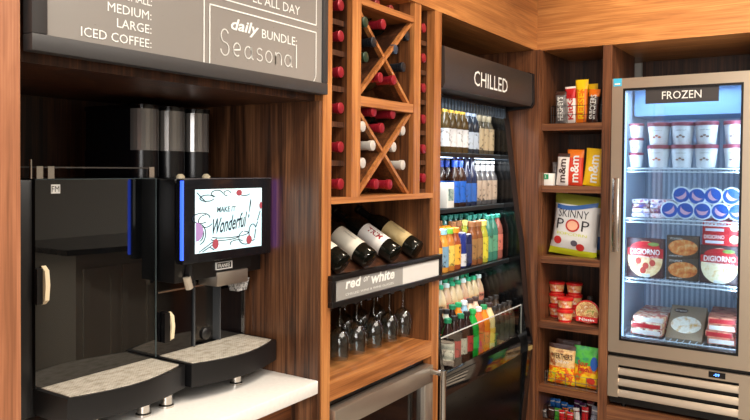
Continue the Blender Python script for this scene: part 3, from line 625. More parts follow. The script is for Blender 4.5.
rows = [['pk', 'te', 'te', 'yg', 'am', 'am', 'nv', 'en', 'or', 'gr', 'lb', 'or'], ['te', 'te', 'te', 'te', 'yg', 'am', 'am', 'or', 'or', 'gr', 'lb', 'or'], ['te', 'te', 'te', 'te', 'te', 'te', 'am', 'am', 'or', 'gr', 'lb', 'or']]
for row, y in enumerate((1.322, 1.390, 1.458)):
    for i, k in enumerate(rows[row]):
        if i > 11: continue
        J[k].put((X0-i*.0575, y, z), (0, 0, random.random()*6), '%s, %s from right, %s row, third cooler shelf' % (JN[k], ORD[i], ('front', 'middle', 'rear')[row]), 'drinks on the third cooler shelf')
# rear step: green capped bottles, then bin
gcp = drink('soda', (34, 140, 96), (196, 170, 130), (200, 160, 112), .205, .03, (.25, .6)); wcp2 = drink('soda', (190, 204, 196), (186, 150, 116), (196, 120, 96), .205, .03, (.25, .6)); rcp = drink('soda', (180, 60, 60), (196, 150, 130), (190, 90, 80), .205, .03, (.25, .6))
for row, y in enumerate((1.415, 1.48, 1.545)):
    for i in range(8 + row//2):
        k = gcp if row < 2 and (i+row) % 3 else (wcp2 if row < 2 else rcp)
        nm = {id(gcp): 'green-capped soda bottle', id(wcp2): 'white-capped soda bottle', id(rcp): 'red-capped soda bottle'}[id(k)]
        k.put((X0-i*.0575, y, ZT+.001), (0, 0, random.random()*6), '%s, %s from right, %s row, raised rear cooler step' % (nm, ORD[i], ('front', 'middle', 'rear')[row]), 'soda bottles on the rear step')
D = {'cola': drink('soda', (30, 26, 26), (34, 16, 14), (196, 60, 62), .215, .031, (.25, .55)), 'cola2': drink('soda', (26, 120, 80), (40, 22, 20), (214, 206, 200), .215, .031, (.25, .55)), 'green': drink('soda', (36, 170, 84), (28, 160, 60), (60, 190, 90), .215, .031, (.25, .5)),
     'ora': drink('soda', (40, 150, 90), (240, 140, 40), (236, 110, 40), .215, .031, (.25, .5)), 'red': drink('soda', (230, 226, 220), (226, 110, 60), (220, 80, 50), .215, .031, (.25, .5)), 'blu': drink('soda', (220, 226, 230), (150, 190, 220), (40, 110, 190), .215, .031, (.25, .5)),
     'cre': drink('soda', (60, 44, 40), (232, 210, 160), (236, 190, 80), .215, .031, (.2, .5)), 'pin': drink('soda', (70, 52, 48), (236, 206, 180), (226, 160, 130), .215, .031, (.2, .5)), 'dk': drink('soda', (40, 36, 34), (64, 50, 40), (70, 66, 54), .19, .03, (.15, .6)), 'clr': drink('soda', (30, 28, 28), (214, 214, 200), (224, 214, 196), .205, .031, (.3, .55))}
DN = {'cola': 'dark cola bottle with red label', 'cola2': 'cola bottle with white label', 'green': 'bright green soda bottle', 'ora': 'orange soda bottle with green cap', 'red': 'red-orange soda bottle', 'blu': 'clear soda bottle with blue label', 'cre': 'pale yellow soda bottle', 'pin': 'pale pink soda bottle', 'dk': 'dark bottle with black cap', 'clr': 'clear water bottle with black cap'}
rows = [['dk', 'dk', 'dk', 'dk', 'cre', 'ora', 'red', 'green', 'cola', 'cola2', 'cola', 'cola2'], ['dk', 'dk', 'dk', 'dk', 'pin', 'pin', 'blu', 'ora', 'cola2', 'clr', 'cola', 'green'], ['dk', 'dk', 'dk', 'cre', 'cre', 'clr', 'clr', 'green', 'clr', 'clr', 'cola2', 'clr'], ['dk', 'dk', 'cre', 'clr', 'clr', 'clr', 'clr', 'clr', 'clr', 'clr', 'clr', 'clr']]
for row, y in enumerate((1.258, 1.324)):
    for i, k in enumerate(rows[row]):
        x = 3.204-i*.0585
        D[k].put((x, y, (ZBIN, ZBIN+.02)[row]), (0, 0, random.random()*6), '%s, %s from right, %s row, bottom cooler bin' % (DN[k], ORD[i], ('front', 'second', 'third', 'rearmost')[row]), 'bottles in the bottom cooler bin')

# ------------------------------------------------------------------ snack cabinet (right run)
sn = thing('snack_cabinet', 'narrow walnut snack shelf cabinet in the corner beside the freezer', 'cabinet', (XF, 1.0, 0))
MB().box(XF, 3.80, 1.166, 1.196, 0, 2.069).build('side_panel', WRV, sn)
MB().box(XF, 3.80, .848, .888, 0, 2.069).build('side_panel', WRV, sn)
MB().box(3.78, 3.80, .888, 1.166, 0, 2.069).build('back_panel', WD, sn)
def zB(px, py, x=XF): return B(px, py, x).z
shz = [1.720, zB(570, 186), 1.088, .775, zB(538, 384.5)]
for z in shz: MB().box(XF+.003, 3.78, .888, 1.166, z-.032, z).build('shelf', WRY, sn)
MB().box(XF+.003, 3.78, .888, 1.166, .0, .1).build('base', WRY, sn)

def bag_fn(w, h, d, lean=0):
    "front surface of a filled pouch standing at local z 0, facing -y"
    def fn(u, v):   # u in -w/2..w/2, v 0..h
        a = max(0, 1-abs(2*u/w)**2.6); b = max(0, min(1, math.sin(PI*min(max(v/h, 0), 1))*1.35))
        return Vector((u, -d/2*(a**.55)*(b**.6), v))
    return fn
def bag(name, label, cat, w, h, d, bands, loc, rz, lean=0, roll=0, group=None, name_part='pouch'):
    "bands: list of (v fraction upper limit, material)"
    o = thing(name, label, cat, loc, 0, group); o.rotation_euler = (Matrix.Rotation(rz, 3, 'Z') @ Matrix.Rotation(-lean, 3, 'X') @ Matrix.Rotation(roll, 3, 'Y')).to_euler()
    fn = bag_fn(w, h, d); mb = MB(); nu, nv = 12, 18; mats = [b[1] for b in bands]
    def idx(v):
        for i, b in enumerate(bands):
            if v <= b[0]: return i
        return len(bands)-1
    rnd = random.Random(name+label)
    for s in (1, -1):
        G = []
        for j in range(nv+1):
            row = []
            for i in range(nu+1):
                u = -w/2+w*i/nu; v = h*j/nv; p = fn(u, v); k = 1-.07*math.sin(PI*j/nv)*(abs(2*u/w)**2)
                p.x *= k; p.y *= s; 
                if 0 < i < nu and 0 < j < nv: p.y += (rnd.random()-.5)*.02*d
                if j in (0, nv): p.y = (.0012 if i % 2 else -.0012)
                row.append(mb.bm.verts.new(p))
            G.append(row)
        for j in range(nv):
            for i in range(nu):
                mb.bm.faces.new((G[j][i], G[j][i+1], G[j+1][i+1], G[j+1][i])).material_index = idx((j+.5)/nv)
    bmesh.ops.remove_doubles(mb.bm, verts=mb.bm.verts, dist=.0002)
    mb.build(name_part, mats, o, False, ang=1.3)
    return o, fn
def on_bag(fn, u0, v0, eps=.0022, rot=0):
    c, s = math.cos(rot), math.sin(rot)
    def g(u, v):
        uu, vv = u0+u*c-v*s, v0+u*s+v*c
        p = fn(uu, vv); p.y -= eps; return p
    return g
def disc(fn, u0, v0, ru, rv, m, parent, name, eps=.0016, n=20):
    mb = MB(); c = mb.bm.verts.new(on_bag(fn, u0, v0, eps)(0, 0)); ring = []
    for k in (.5, 1): ring.append([mb.bm.verts.new(on_bag(fn, u0, v0, eps)(ru*k*math.cos(2*PI*i/n), rv*k*math.sin(2*PI*i/n))) for i in range(n)])
    for i in range(n):
        j = (i+1) % n; mb.bm.faces.new((c, ring[0][i], ring[0][j])); mb.bm.faces.new((ring[0][i], ring[1][i], ring[1][j], ring[0][j]))
    return mb.build(name, m, parent, False)
def flat(u, v): return Vector((u, -.001, v))
RZ = -PI/2
def PB(px, py, x): return B(px, py, x)
def wpx(px0, px1, x, py=200): return abs(B(px0, py, x).y-B(px1, py, x).y)
def hpx(py0, py1, x, px=575): return abs(B(px, py0, x).z-B(px, py1, x).z)

# top shelf: wire basket with candy bars
z1 = shz[0]
def basket(label, x0, x1, y0, y1, z, h, n=5, m=CHR):
    b = thing('wire_basket', label, 'basket', ((x0+x1)/2, (y0+y1)/2, z)); q = MB(); r = .0012
    for zz in (z+.003, z+h*.5, z+h): q.tube([(x0, y0, zz), (x1, y0, zz), (x1, y1, zz), (x0, y1, zz), (x0, y0, zz)], r, seg=6)
    q.build('rim_wire', m, b); q = MB()
    for i in range(n+1):
        y = y0+(y1-y0)*i/n; q.tube([(x0, y, z+h), (x0, y, z+.003), (x1, y, z+.003), (x1, y, z+h)], r, seg=6)
    for i in range(1, 3):
        x = x0+(x1-x0)*i/3; q.tube([(x, y0, z+h), (x, y0, z+.003)], r, seg=6).tube([(x, y1, z+h), (x, y1, z+.003)], r, seg=6)
    q.build('upright_wire', m, b); return b
basket('black wire basket holding candy bars on the top snack shelf', 3.40, 3.50, .902, 1.135, z1, .085, 6, BLK)
def bar(px, pyt, pyb, wp, x, cols, txt, tcol, label, lean=.0, roll=0, name='candy_bar', tsize=.5):
    p = PB(px, pyb, x); w = wpx(px-wp/2, px+wp/2, x, (pyt+pyb)/2)*1.12; h = hpx(pyt, pyb, x, px)
    bands = [(1-sum(c[0] for c in cols[1:]), cols[0][1])]; acc = bands[0][0]
    for c in cols[1:]: acc += c[0]; bands.append((acc, c[1]))
    o, fn = bag(name, label, 'candy', w, h, .022, bands, (x, p.y, z_base), RZ, lean, roll, 'candy bars on the upper snack shelves')
    if txt: text(txt, h*.74, w*tsize, lambda u, v: on_bag(fn, 0, h*.46, .0022, PI/2)(u, v), tcol, o, bold=.02)
    return o, fn, w, h
z_base = z1+.006
silver = noisy('silver_wrapper', [(70, 66, 66), (128, 124, 124)], 50, .3); WW = mat('white_wrapper', (228, 220, 214), .35); REDW = mat('red_wrapper', (190, 30, 34), .35); ORW = mat('orange_wrapper', (236, 120, 20), .35); YEW = mat('yellow_wrapper', (246, 196, 20), .35); BRW = mat('brown_wrapper', (62, 34, 26), .35)
GRNW = mat('green_wrapper', (70, 150, 50), .35)
bar(561, 90, 121.5, 10, 3.435, [(1, silver), (.1, BRW)], "HERSHEY'S", WHT, 'silver and brown chocolate bar standing leftmost in the top snack basket', -.05)
bar(571.5, 84, 120.5, 9.5, 3.44, [(1, WW), (.28, REDW), (.06, WW)], 'KitKat', REDW, 'white and red wafer bar, second from the left in the top snack basket', 0, -.04)
bar(581.5, 77.5, 120.5, 11.5, 3.44, [(1, ORW), (.24, YEW)], "REESE'S", YEW, 'orange peanut butter bar with yellow top in the top snack basket')
bar(592.5, 80, 119, 9, 3.47, [(1, BRW), (.25, YEW)], '', WHT, 'yellow-topped bar behind the brown bar in the top snack basket')
bar(592, 88, 121, 10.5, 3.425, [(1, BRW), (.22, ORW)], 'SNICKERS', WHT, 'brown chocolate bar with white lettering and orange top in the top snack basket', 0, .07)
bar(599.5, 92, 121, 6, 3.45, [(1, BLK), (.1, BRW)], '', WHT, 'black-wrapped bar standing rightmost in the top snack basket', 0, .08)
# second shelf
z2 = shz[1]; z_base = z2+.001
gx = thing('gum_box', 'small white box with green print at the left of the second snack shelf', 'box', (3.42, PB(548.5, 185, 3.42).y, z2)); gx.rotation_euler = (0, 0, RZ)
w = wpx(543, 554, 3.42); MB().box(-w/2, w/2, -.02, .02, 0, .058, bev=.001).build('carton', WHT, gx, False)
MB().box(-w*.42, w*.12, -.0215, -.0205, .03, .054).build('print', mat('mint_print', (30, 150, 100), .5), gx, False)
text('5', w*.12, .012, lambda u, v: Vector((-w*.15+u, -.0222, .042+v)), WHT, gx)
bar(562, 153, 185, 11, 3.43, [(1, WW), (.13, BRW)], 'm&m', BRW, 'white and brown candy pouch beside the small green and white box', 0, .05, 'candy_pouch', .55)
bar(574.5, 149, 185, 15, 3.44, [(1, mat('red_orange_wrapper', (214, 62, 34), .35)), (.2, ORW)], 'm&m', WHT, 'red-orange candy pouch with white letters in the middle of the second snack shelf', 0, .03, 'candy_pouch', .5)
bar(592, 147.5, 185, 17, 3.43, [(.2, YEW), (.7, YEW)], 'm&m', WHT, 'yellow candy pouch with white letters at the right of the second snack shelf', 0, .1, 'candy_pouch', .5)
bar(555.5, 161, 184, 5, 3.46, [(1, silver)], '', WHT, 'slim grey candy pouch behind the small green and white box', 0, -.03, 'candy_pouch')
# third shelf: popcorn bag
z3 = shz[2]; p = PB(573, 256, 3.45); w = wpx(549, 597, 3.45, 225); h = hpx(197, 258, 3.45)
PW = mat('white_bag', (214, 212, 210), .35); LIM = mat('lime_film', (206, 214, 40), .35); OLV = mat('olive_film', (140, 140, 50), .4); BLR = mat('blue_ribbon', (42, 92, 160), .4)
o, fn = bag('popcorn_bag', 'large white popcorn bag with blue ribbon and lime base on the third snack shelf', 'snack bag', w, h, .08, [(.13, LIM), (.86, PW), (1, OLV)], (3.45, p.y+.004, z3+.003), RZ, .03, .10)
INK2 = mat('black_print', (40, 36, 40), .5); REDP = mat('red_print', (186, 44, 40), .5); LIMP = mat('lime_print', (196, 206, 40), .5)
q = MB()
for i in range(10):
    u0, u1 = -w*.40+w*.82*i/10, -w*.40+w*.82*(i+1)/10; dz = lambda u: .012*math.sin(PI*(u/w+.5)*1.4)*-1+u*.06
    q.quad([on_bag(fn, u0, h*.79+dz(u0))(0, 0), on_bag(fn, u1, h*.79+dz(u1))(0, 0), on_bag(fn, u1, h*.86+dz(u1))(0, 0), on_bag(fn, u0, h*.86+dz(u0))(0, 0)])
q.build('ribbon_print', BLR, o, False)
text('SKINNY', w*.62, h*.13, on_bag(fn, -w*.03, h*.69), INK2, o); text('P', w*.15, h*.17, on_bag(fn, -w*.28, h*.51), INK2, o); text('P', w*.15, h*.17, on_bag(fn, w*.24, h*.51), INK2, o)
disc(fn, -w*.02, h*.50, w*.145, h*.105, REDP, o, 'round_print', .002); disc(fn, -w*.02, h*.50, w*.11, h*.078, mat('peach_print', (226, 170, 140), .5), o, 'round_print', .003)
text('POPCORN', w*.62, h*.045, on_bag(fn, -w*.02, h*.355), LIMP, o)
disc(fn, -w*.30, h*.235, w*.085, h*.065, REDP, o, 'badge_print'); disc(fn, w*.05, h*.215, w*.07, h*.05, mat('grey_badge', (90, 84, 96), .5), o, 'badge_print'); disc(fn, w*.18, h*.16, w*.085, h*.06, REDP, o, 'badge_print', .0026)
o2, fn2 = bag('popcorn_bag', 'second popcorn bag mostly hidden behind the large white popcorn bag', 'snack bag', w*.8, h*.8, .07, [(.13, OLV), (.4, BLR), (.86, PW), (1, OLV)], (3.55, .985, z3+.003), RZ, .0, -.02)
# fourth shelf: microwave cups + round tray
z4 = shz[3]
REDL = mat('red_lid', (200, 30, 30), .3); CUPM = noisy('printed_cup', [(232, 206, 150), (226, 140, 70), (246, 236, 220)], 45, .4)
def cup():
    o = thing('microwave_cup', '', 'cup')
    MB().lathe([(.030, 0), (.037, .048)], seg=20).build('cup_body', CUPM, o, False)
    MB().lathe([(.0305, .001), (.0320, .012)], seg=20, cap=False).build('base_band', REDL, o, False, 1.5)
    MB().lathe([(.0395, .046), (.0395, .056), (.034, .058)], seg=20).build('lid', REDL, o, False)
    text('Easy', .034, .013, lambda u, v: Vector((.0365*math.sin(u/.036), -.0365*math.cos(u/.036), .029+v)), REDL, o)
    return o
CK = Kit(cup)
def cupat(px, x, lev, l): 
    p = PB(px, 315, x); CK.put((x, p.y, z4+.0005+lev*.0585), (0, 0, RZ+random.uniform(-.3, .3)), l, 'stacked microwave cups')
for lev, l in enumerate(('bottom', 'middle', 'top')): cupat(556.5, 3.515, lev, 'red-lidded microwave cup, %s of the left stack on the fourth snack shelf' % l)
for lev, l in enumerate(('bottom', 'second')): cupat(565, 3.42, lev, 'red-lidded microwave cup, %s of the front stack on the fourth snack shelf' % l)
for lev, l in enumerate(('bottom', 'middle', 'top')): cupat(574, 3.53, lev, 'red-lidded microwave cup, %s of the right rear stack on the fourth snack shelf' % l)
p = PB(587, 312, 3.42); bw = thing('noodle_bowl', 'round red and white packaged meal bowl standing on edge beside the cups', 'packaged meal', (3.43, p.y, z4+.058)); bw.rotation_euler = (0, 0, RZ)
Mb = Matrix.Rotation(PI/2+.15, 4, 'X')
MB().lathe([(.040, -.03), (.058, .0), (.058, .006), (.054, .008)], seg=28, M=Mb).build('bowl_rim', REDL, bw, False)
MB().lathe([(.0525, .0085), (.0525, .0095)], seg=28, M=Mb).build('meal_picture', noisy('noodle_picture', [(236, 226, 190), (196, 120, 60), (240, 214, 150), (150, 150, 60)], 50, .5), bw, False)
MB().box(-.05, .05, -.0145, -.013, -.046, -.022, rot=Matrix.Rotation(-.15, 4, 'X')).build('name_band', REDL, bw, False)
text('Nissin', .07, .014, lambda u, v: Vector((u, -.0165, -.034+v)), WHT, bw, bold=.02)
kt = drink('juice', (40, 36, 34), (70, 50, 40), (60, 50, 46), .12, .02); kt.put((3.5, PB(590, 300, 3.5).y, z4+.001), (0, 0, 0), 'small dark sauce bottle behind the packaged meal bowl')
# fifth shelf bags
z5 = shz[4]
basket('chrome wire basket holding candy bags on the fifth snack shelf', 3.395, 3.50, .900, 1.145, z5, .062, 5, mat('dull_wire', (120, 116, 110), .35, .8))
GUM = noisy('gummy_print', [(230, 150, 20), (226, 60, 30), (250, 210, 30), (180, 200, 40)], 55, .35); PTZ = noisy('pretzel_print', [(214, 150, 80), (236, 200, 140), (150, 70, 30)], 30, .35); YGP = noisy('yellow_candy_print', [(246, 214, 30), (250, 200, 30), (220, 70, 30), (120, 190, 50)], 26, .35); GRP = noisy('green_candy_print', [(60, 160, 60), (90, 190, 70), (40, 130, 110)], 25, .35)
p = PB(561, 383, 3.425); w = wpx(548, 575, 3.425, 365); h = hpx(345, 385, 3.425)
o, fn = bag('candy_bag', 'orange and tan candy bag on the left in the fifth-shelf wire basket', 'snack bag', w, h, .035, [(.42, GUM), (.9, PTZ), (1, BRW)], (3.425, p.y, z5+.006), RZ, 0, .03)
text("WERTHER'S", w*.75, h*.14, on_bag(fn, w*.03, h*.72), BRW, o, bold=.02); text('CHEWY', w*.5, h*.07, on_bag(fn, w*.05, h*.58), WHT, o)
p = PB(586, 388, 3.425); w = wpx(572.5, 599, 3.425, 365)*.98; h = hpx(348, 389, 3.425)
o, fn = bag('candy_bag', 'green and yellow sour candy bag on the right in the fifth-shelf wire basket', 'snack bag', w, h, .035, [(.55, YGP), (1, GRP)], (3.43, p.y+.002, z5+.006), RZ, 0, .02)
text('Sour', w*.4, h*.14, on_bag(fn, -w*.1, h*.60), REDP, o, bold=.03); text('Patch', w*.42, h*.11, on_bag(fn, -w*.08, h*.46), REDP, o, bold=.03); disc(fn, w*.31, h*.62, w*.13, h*.17, mat('blue_blob', (30, 90, 180), .4), o, 'blue_print'); disc(fn, w*.2, h*.2, w*.16, h*.08, mat('red_blob', (220, 60, 40), .4), o, 'red_print')
bag('candy_bag', 'dark brown chocolate bag behind the two bags in the fifth-shelf basket', 'snack bag', .12, h*1.05, .03, [(1, BRW)], (3.475, 1.06, z5+.006), RZ)
# bottom compartment
z6 = .28; MB().box(XF+.003, 3.78, .888, 1.166, z6-.03, z6).build('shelf', WRY, sn)
basket('dark wire basket full of small candy packets in the bottom snack compartment', 3.40, 3.62, .900, 1.15, z6, .08, 5, BLK)
BLP = mat('bright_blue_wrapper', (40, 120, 210), .35); PUP = mat('purple_wrapper', (90, 40, 90), .35); SIL = mat('silver_lettered_wrapper', (150, 150, 164), .3)
pk = [(553, 398, 3.55, BLP, 7, 'deep blue'), (559, 399, 3.54, BLP, 6, 'blue'), (565, 402, 3.53, BLP, 7, 'bright blue'), (571, 405, 3.51, BLP, 7, 'sky blue'), (577, 400, 3.56, PUP, 8, 'purple'), (584, 403, 3.55, PUP, 7, 'plum'), (544, 409, 3.44, silver, 7, 'grey'), (551, 407, 3.45, BRW, 7, 'brown'), (558, 408, 3.44, GRNW, 7, 'green and red'), (563, 410, 3.42, REDW, 7, 'red'), (570, 412, 3.425, REDW, 7, 'scarlet'), (578, 408, 3.44, WW, 6, 'white and red'), (585, 407, 3.43, REDW, 7, 'crimson'), (594, 406, 3.44, SIL, 9, 'silver-lettered'), (547, 403, 3.52, silver, 6, 'pewter'), (590, 401, 3.55, mat('maroon_wrapper', (110, 26, 40), .35), 8, 'maroon'), (574, 410, 3.47, YEW, 5, 'yellow'), (566, 408, 3.47, ORW, 5, 'orange')]
for px, pyt, x, m, wp, nm in pk:
    p = PB(px, pyt, x); w = max(wpx(px-wp/2, px+wp/2, x, 400), .03); h = p.z-z6-.006
    o, fn = bag('candy_packet', '%s candy packet standing in the bottom snack basket' % nm, 'candy', w, h, .016, [(.75, m), (.82, WW if m is not WW else REDW), (1, m)], (x, p.y, z6+.006), RZ, 0, random.uniform(-.12, .12), 'candy packets in the bottom basket')

# ------------------------------------------------------------------ freezer
FY0, FY1 = .268, .845
fb = thing('freezer_bay_cabinet', 'walnut bay with plinth and side panels around the upright freezer', 'cabinet', (XF, .55, 0))
MB().box(XF, 4.0, -.35, .8475, 0, .425).build('plinth', WRY, fb); MB().box(XF, 4.0, .22, .262, .425, 2.069).build('side_panel', WRV, fb)
MB().box(3.98, 4.0, .262, .8475, .425, 2.069).build('back_panel', WD, fb); MB().box(XF, 4.0, -.35, .22, .425, 2.069).build('filler_panel', WRV, fb)
MB().box(XF, 4.0, -.80, -.35, 0, 2.069).build('side_unit', WRV, fb)
fz = thing('upright_freezer', 'stainless upright glass-door freezer stocked with ice cream and pizza', 'freezer', (3.6, .55, .425))
ZTOP, ZD0 = 1.914, .678
ICE = mat('freezer_liner', (206, 220, 234), .45)
def wall(a, n='liner_wall'): return MB().box(*a).build(n, ICE, fz)
MB().box(3.40, 3.975, FY1-.028, FY1-.004, .70, ZTOP-.005).box(3.40, 3.975, FY0+.006, FY0+.03, .70, ZTOP-.005).box(3.955, 3.975, FY0+.03, FY1-.028, .70, ZTOP-.005).box(3.40, 3.955, FY0+.03, FY1-.028, ZTOP-.03, ZTOP-.005).box(3.40, 3.955, FY0+.03, FY1-.028, .70, .725).build('cabinet_shell', ICE, fz)
q = MB()
for i in range(22): q.box(3.948, 3.955, FY0+.045+i*.0235, FY0+.055+i*.0235, .74, 1.74)
q.build('rear_grille', mat('liner_rib', (150, 170, 190), .4), fz)
MB().box(3.62, 3.955, FY0+.04, FY1-.04, 1.76, ZTOP-.032).build('evaporator_cover', mat('evap_cover', (140, 180, 222), .4), fz)
# door
gy0, gy1, gz0, gz1 = .331, .788, .744, 1.859
q = MB()
for a in ((FY0, FY1, gz1, ZTOP), (FY0, FY1, ZD0, gz0), (gy1, FY1, gz0, gz1), (FY0, gy0, gz0, gz1)): q.box(XF-.004, XF+.034, a[0], a[1], a[2], a[3])
q2 = q.build('door', [SSY], fz)
q = MB(); t_ = .009
for a in ((gy0-t_, gy1+t_, gz1-.001, gz1+t_), (gy0-t_, gy1+t_, gz0-t_, gz0+.001), (gy1, gy1+t_, gz0, gz1), (gy0-t_, gy0, gz0, gz1)): q.box(XF-.0055, XF+.03, a[0], a[1], a[2], a[3])
q.build('gasket', BLK, q2)
FG = glass('freezer_pane', (226, 236, 244), .3)
MB().box(XF, XF+.004, gy0, gy1, gz0, gz1).build('pane', FG, q2)
MB().box(XF+.006, XF+.022, gy1-.0035, gy1-.0005, gz0+.01, gz1-.01).build('light_strip', emi('freezer_led', (170, 210, 255), 3), q2)['label'] = 'cool white light strip'
MB().box(XF+.014, XF+.022, gy0+.0005, gy0+.002, gz0+.01, gz1-.01).build('light_strip', emi('freezer_led', (170, 210, 255), 3), q2)['label'] = 'cool white light strip'
# frozen sign
a, b = B(646, 98), B(719, 98); SF = mat('frozen_sign_grey', (58, 54, 54), .5)
sgn = MB().box(XF-.0012, XF+.0, B(719, 95).y, B(645.5, 95).y, B(682, 102.5).z, gz1-.001).build('door_sign', SF, q2)
fa, fb_ = B(662, 95.5, XF-.002), B(701.5, 93.5, XF-.002); OF = Vector((3.6, .55, .425))
text('FROZEN', fa.y-fb_.y, .034, lambda u, v: Vector((XF-.0022, (fa.y+fb_.y)/2-u, (fa.z+fb_.z)/2+v))-OF, WHT, sgn)
es = MB().box(XF-.0052, XF-.004, B(622, 83).y, B(613.8, 83).y, B(617, 86.5).z, B(617, 78.7).z).build('energy_sticker', mat('blue_sticker', (70, 190, 230), .5), q2)
MB().box(XF-.006, XF-.0053, B(620.5, 83).y, B(615, 83).y, B(617, 85).z, B(617, 83.5).z).build('sticker_text', WHT, es)
# handle
hz0, hz1 = B(615.5, 251).z, B(615.5, 178).z; hy = B(615.5, 215, 3.33).y
MB().box(3.322, 3.334, hy-.015, hy+.015, hz0, hz1, bev=.004).box(3.33, 3.361, hy-.008, hy+.008, hz1-.035, hz1-.015).box(3.33, 3.361, hy-.008, hy+.008, hz0+.015, hz0+.035).build('handle', mat('handle_steel', (206, 196, 184), .22, 1), q2)
# louvre base
q = MB().box(XF, XF+.02, FY1-.045, FY1, .474, .658).box(XF, XF+.02, FY0, FY0+.050, .474, .658); 
q.box(XF, XF+.02, FY0+.05, FY1-.045, .622, .658)
q.build('kick_panel', SSY, fz)
q = MB()
for i in range(3):
    z = .478+i*.050; q.prism([(XF+.001, FY0+.05, z), (XF+.001, FY0+.05, z+.008), (XF+.014, FY0+.05, z+.029), (XF+.018, FY0+.05, z+.029), (XF+.008, FY0+.05, z)], (0, FY1-FY0-.095, 0))
q.build('louvre', SSY, fz)
MB().box(XF+.028, 3.97, FY0+.004, FY1-.002, .44, .695).build('compressor_housing', BLK, fz)
MB().box(XF-.0015, XF, B(725.5, 375).y, B(708.5, 375).y, .630, .655).build('display', BLK, fz)
cy_ = (B(715, 374).y, B(720.5, 375).y); text('-09', .022, .012, lambda u, v: Vector((XF-.002, (B(716.5, 374).y)-u, .6425+v))-OF, emi('blue_digits', (90, 150, 255), 5), fz)
MB().lathe([(.012, 0), (.012, .03)], seg=10, M=Matrix.Translation((XF+.05, FY1-.06, .4255))).build('foot', BLK, fz); MB().lathe([(.012, 0), (.012, .03)], seg=10, M=Matrix.Translation((XF+.05, FY0+.06, .4255))).build('foot', BLK, fz)
# shelves
XS = 3.415
fsz = [B(680, 167.5, XS).z, B(680, 219.5, XS).z, B(680, 281.5, XS).z]
WIR = mat('coated_wire', (206, 220, 232), .3, .2)
for z in fsz + [.752]:
    q = MB()
    for i in range(20): y = FY0+.04+i*(.50/19); q.tube([(XS, y, z-.003), (3.94, y, z-.003)], .0022, seg=5)
    for zz in (z-.005, z-.02): q.tube([(XS, FY0+.034, zz), (XS, FY1-.032, zz)], .003, seg=6)
    for i in range(40): y = FY0+.04+i*(.50/39); q.box(XS-.0012, XS+.0012, y-.0012, y+.0012, z-.02, z-.004)
    q.tube([(3.68, FY0+.034, z-.007), (3.68, FY1-.032, z-.007)], .003, seg=6)
    q.build('wire_shelf', WIR, fz)
LIDM = mat('berry_lid', (140, 66, 84), .45); TUBW = mat('white_tub', (232, 236, 240), .45); BLK2 = mat('soft_grey_print', (90, 96, 110), .6)
def tubp(choc):
    def mk():
        o = thing('ice_cream_tub', '', 'ice cream tub')
        MB().lathe([(.035, 0), (.037, .002), (.0465, .088)], seg=24).build('tub', TUBW, o, False); MB().lathe([(.0495, .083), (.0495, .098), (.045, .1)], seg=24).build('lid', LIDM, o, False)
        def sf(z0): return lambda u, v: Vector(((.047)*math.sin(u/.047), -(.0374+.0091*(z0+v)/.088)*1.0*math.cos(u/.047)-.0014, z0+v))
        q = MB(); rr = random.Random(choc)
        for k in range(3):
            u0 = -.014+k*.012; v0 = .034+(k % 2)*.006
            q.bm.faces.new([q.bm.verts.new(sf(0)(u0+.0065*math.cos(a*PI/5), v0+.0045*math.sin(a*PI/5))) for a in range(10)])
        q.build('scoop_picture', mat('choc_print', (150, 122, 114), .6) if choc else mat('berry_print', (206, 120, 90), .6), o, False)
        text('vanilla bean' if choc else 'strawberry', .042, .006, sf(.064), BLK2, o)
        return o
    return mk
TK = [Kit(tubp(0)), Kit(tubp(1))]
for i, (px, k) in enumerate(((658.5, 0), (682, 1), (706, 1), (735.5, 1))):
    for lev in (0, 1):
        x = 3.475; p = B(px, 160, x); TK[k].put((x, p.y, fsz[0]+.0005+lev*.1005), (0, 0, RZ+(.0 if k else .0)-math.atan2(.0, 1)), 'large white ice cream tub with berry lid, %s, %s stack from the left' % (('lower', 'upper')[lev], ORD[i]), 'large ice cream tubs')
SK = Kit(tubp(2))
for lev in range(3):
    x = 3.46; p = B(636, 160, x); SK.put((x, p.y, fsz[0]+.0005+lev*.0665), (0, 0, RZ), 'small white ice cream tub, %s in the short stack at the far left' % ('bottom', 'middle', 'top')[lev], 'small ice cream tubs', (.66, .66, .66))
# second shelf: round cups lying with blue lids forward + bars
z = fsz[1]; BLD = mat('blue_lid_print', (30, 88, 180), .4); 
def rc():
    o = thing('dessert_cup', '', 'dessert cup')
    M_ = Matrix.Rotation(PI/2, 4, 'X')
    MB().lathe([(.030, -.075), (.0375, .0), (.0385, .002), (.0385, .007), (.034, .008)], seg=24, M=M_).build('cup_body', mat('pale_cup', (226, 238, 246), .4), o, False)
    MB().lathe([(.0325, .0082), (.0325, .009)], seg=24, M=M_).build('lid_print', BLD, o, False)
    q = MB(); pts = arc(0, .0, .020, .014, 190, 350, 8)
    for a, b in zip(pts[:-1], pts[1:]): q.quad([(a[0], -.0096, a[1]-.004), (b[0], -.0096, b[1]-.004), (b[0]*1.3, -.0096, b[1]+.012), (a[0]*1.3, -.0096, a[1]+.012)])
    q.build('swirl_print', mat('pink_swirl', (214, 170, 196), .5), o, False); return o
RK = Kit(rc); x = 3.445
for i, px in enumerate((670, 685.5, 702.5, 720.5, 738)): RK.put((x, B(px, 209, x).y, z+.0395), (0, random.uniform(-1, 1), RZ), 'round dessert cup lying with blue lid forward, %s from the left in the bottom row' % ORD[i], 'dessert cups with blue lids')
for i, px in enumerate((681.5, 697, 713, 731.5)): RK.put((x+.004, B(px, 197, x).y, z+.106-(.004 if i == 1 else 0)), (0, random.uniform(-1, 1), RZ), 'round dessert cup lying with blue lid forward, %s from the left in the upper row' % ORD[i], 'dessert cups with blue lids')
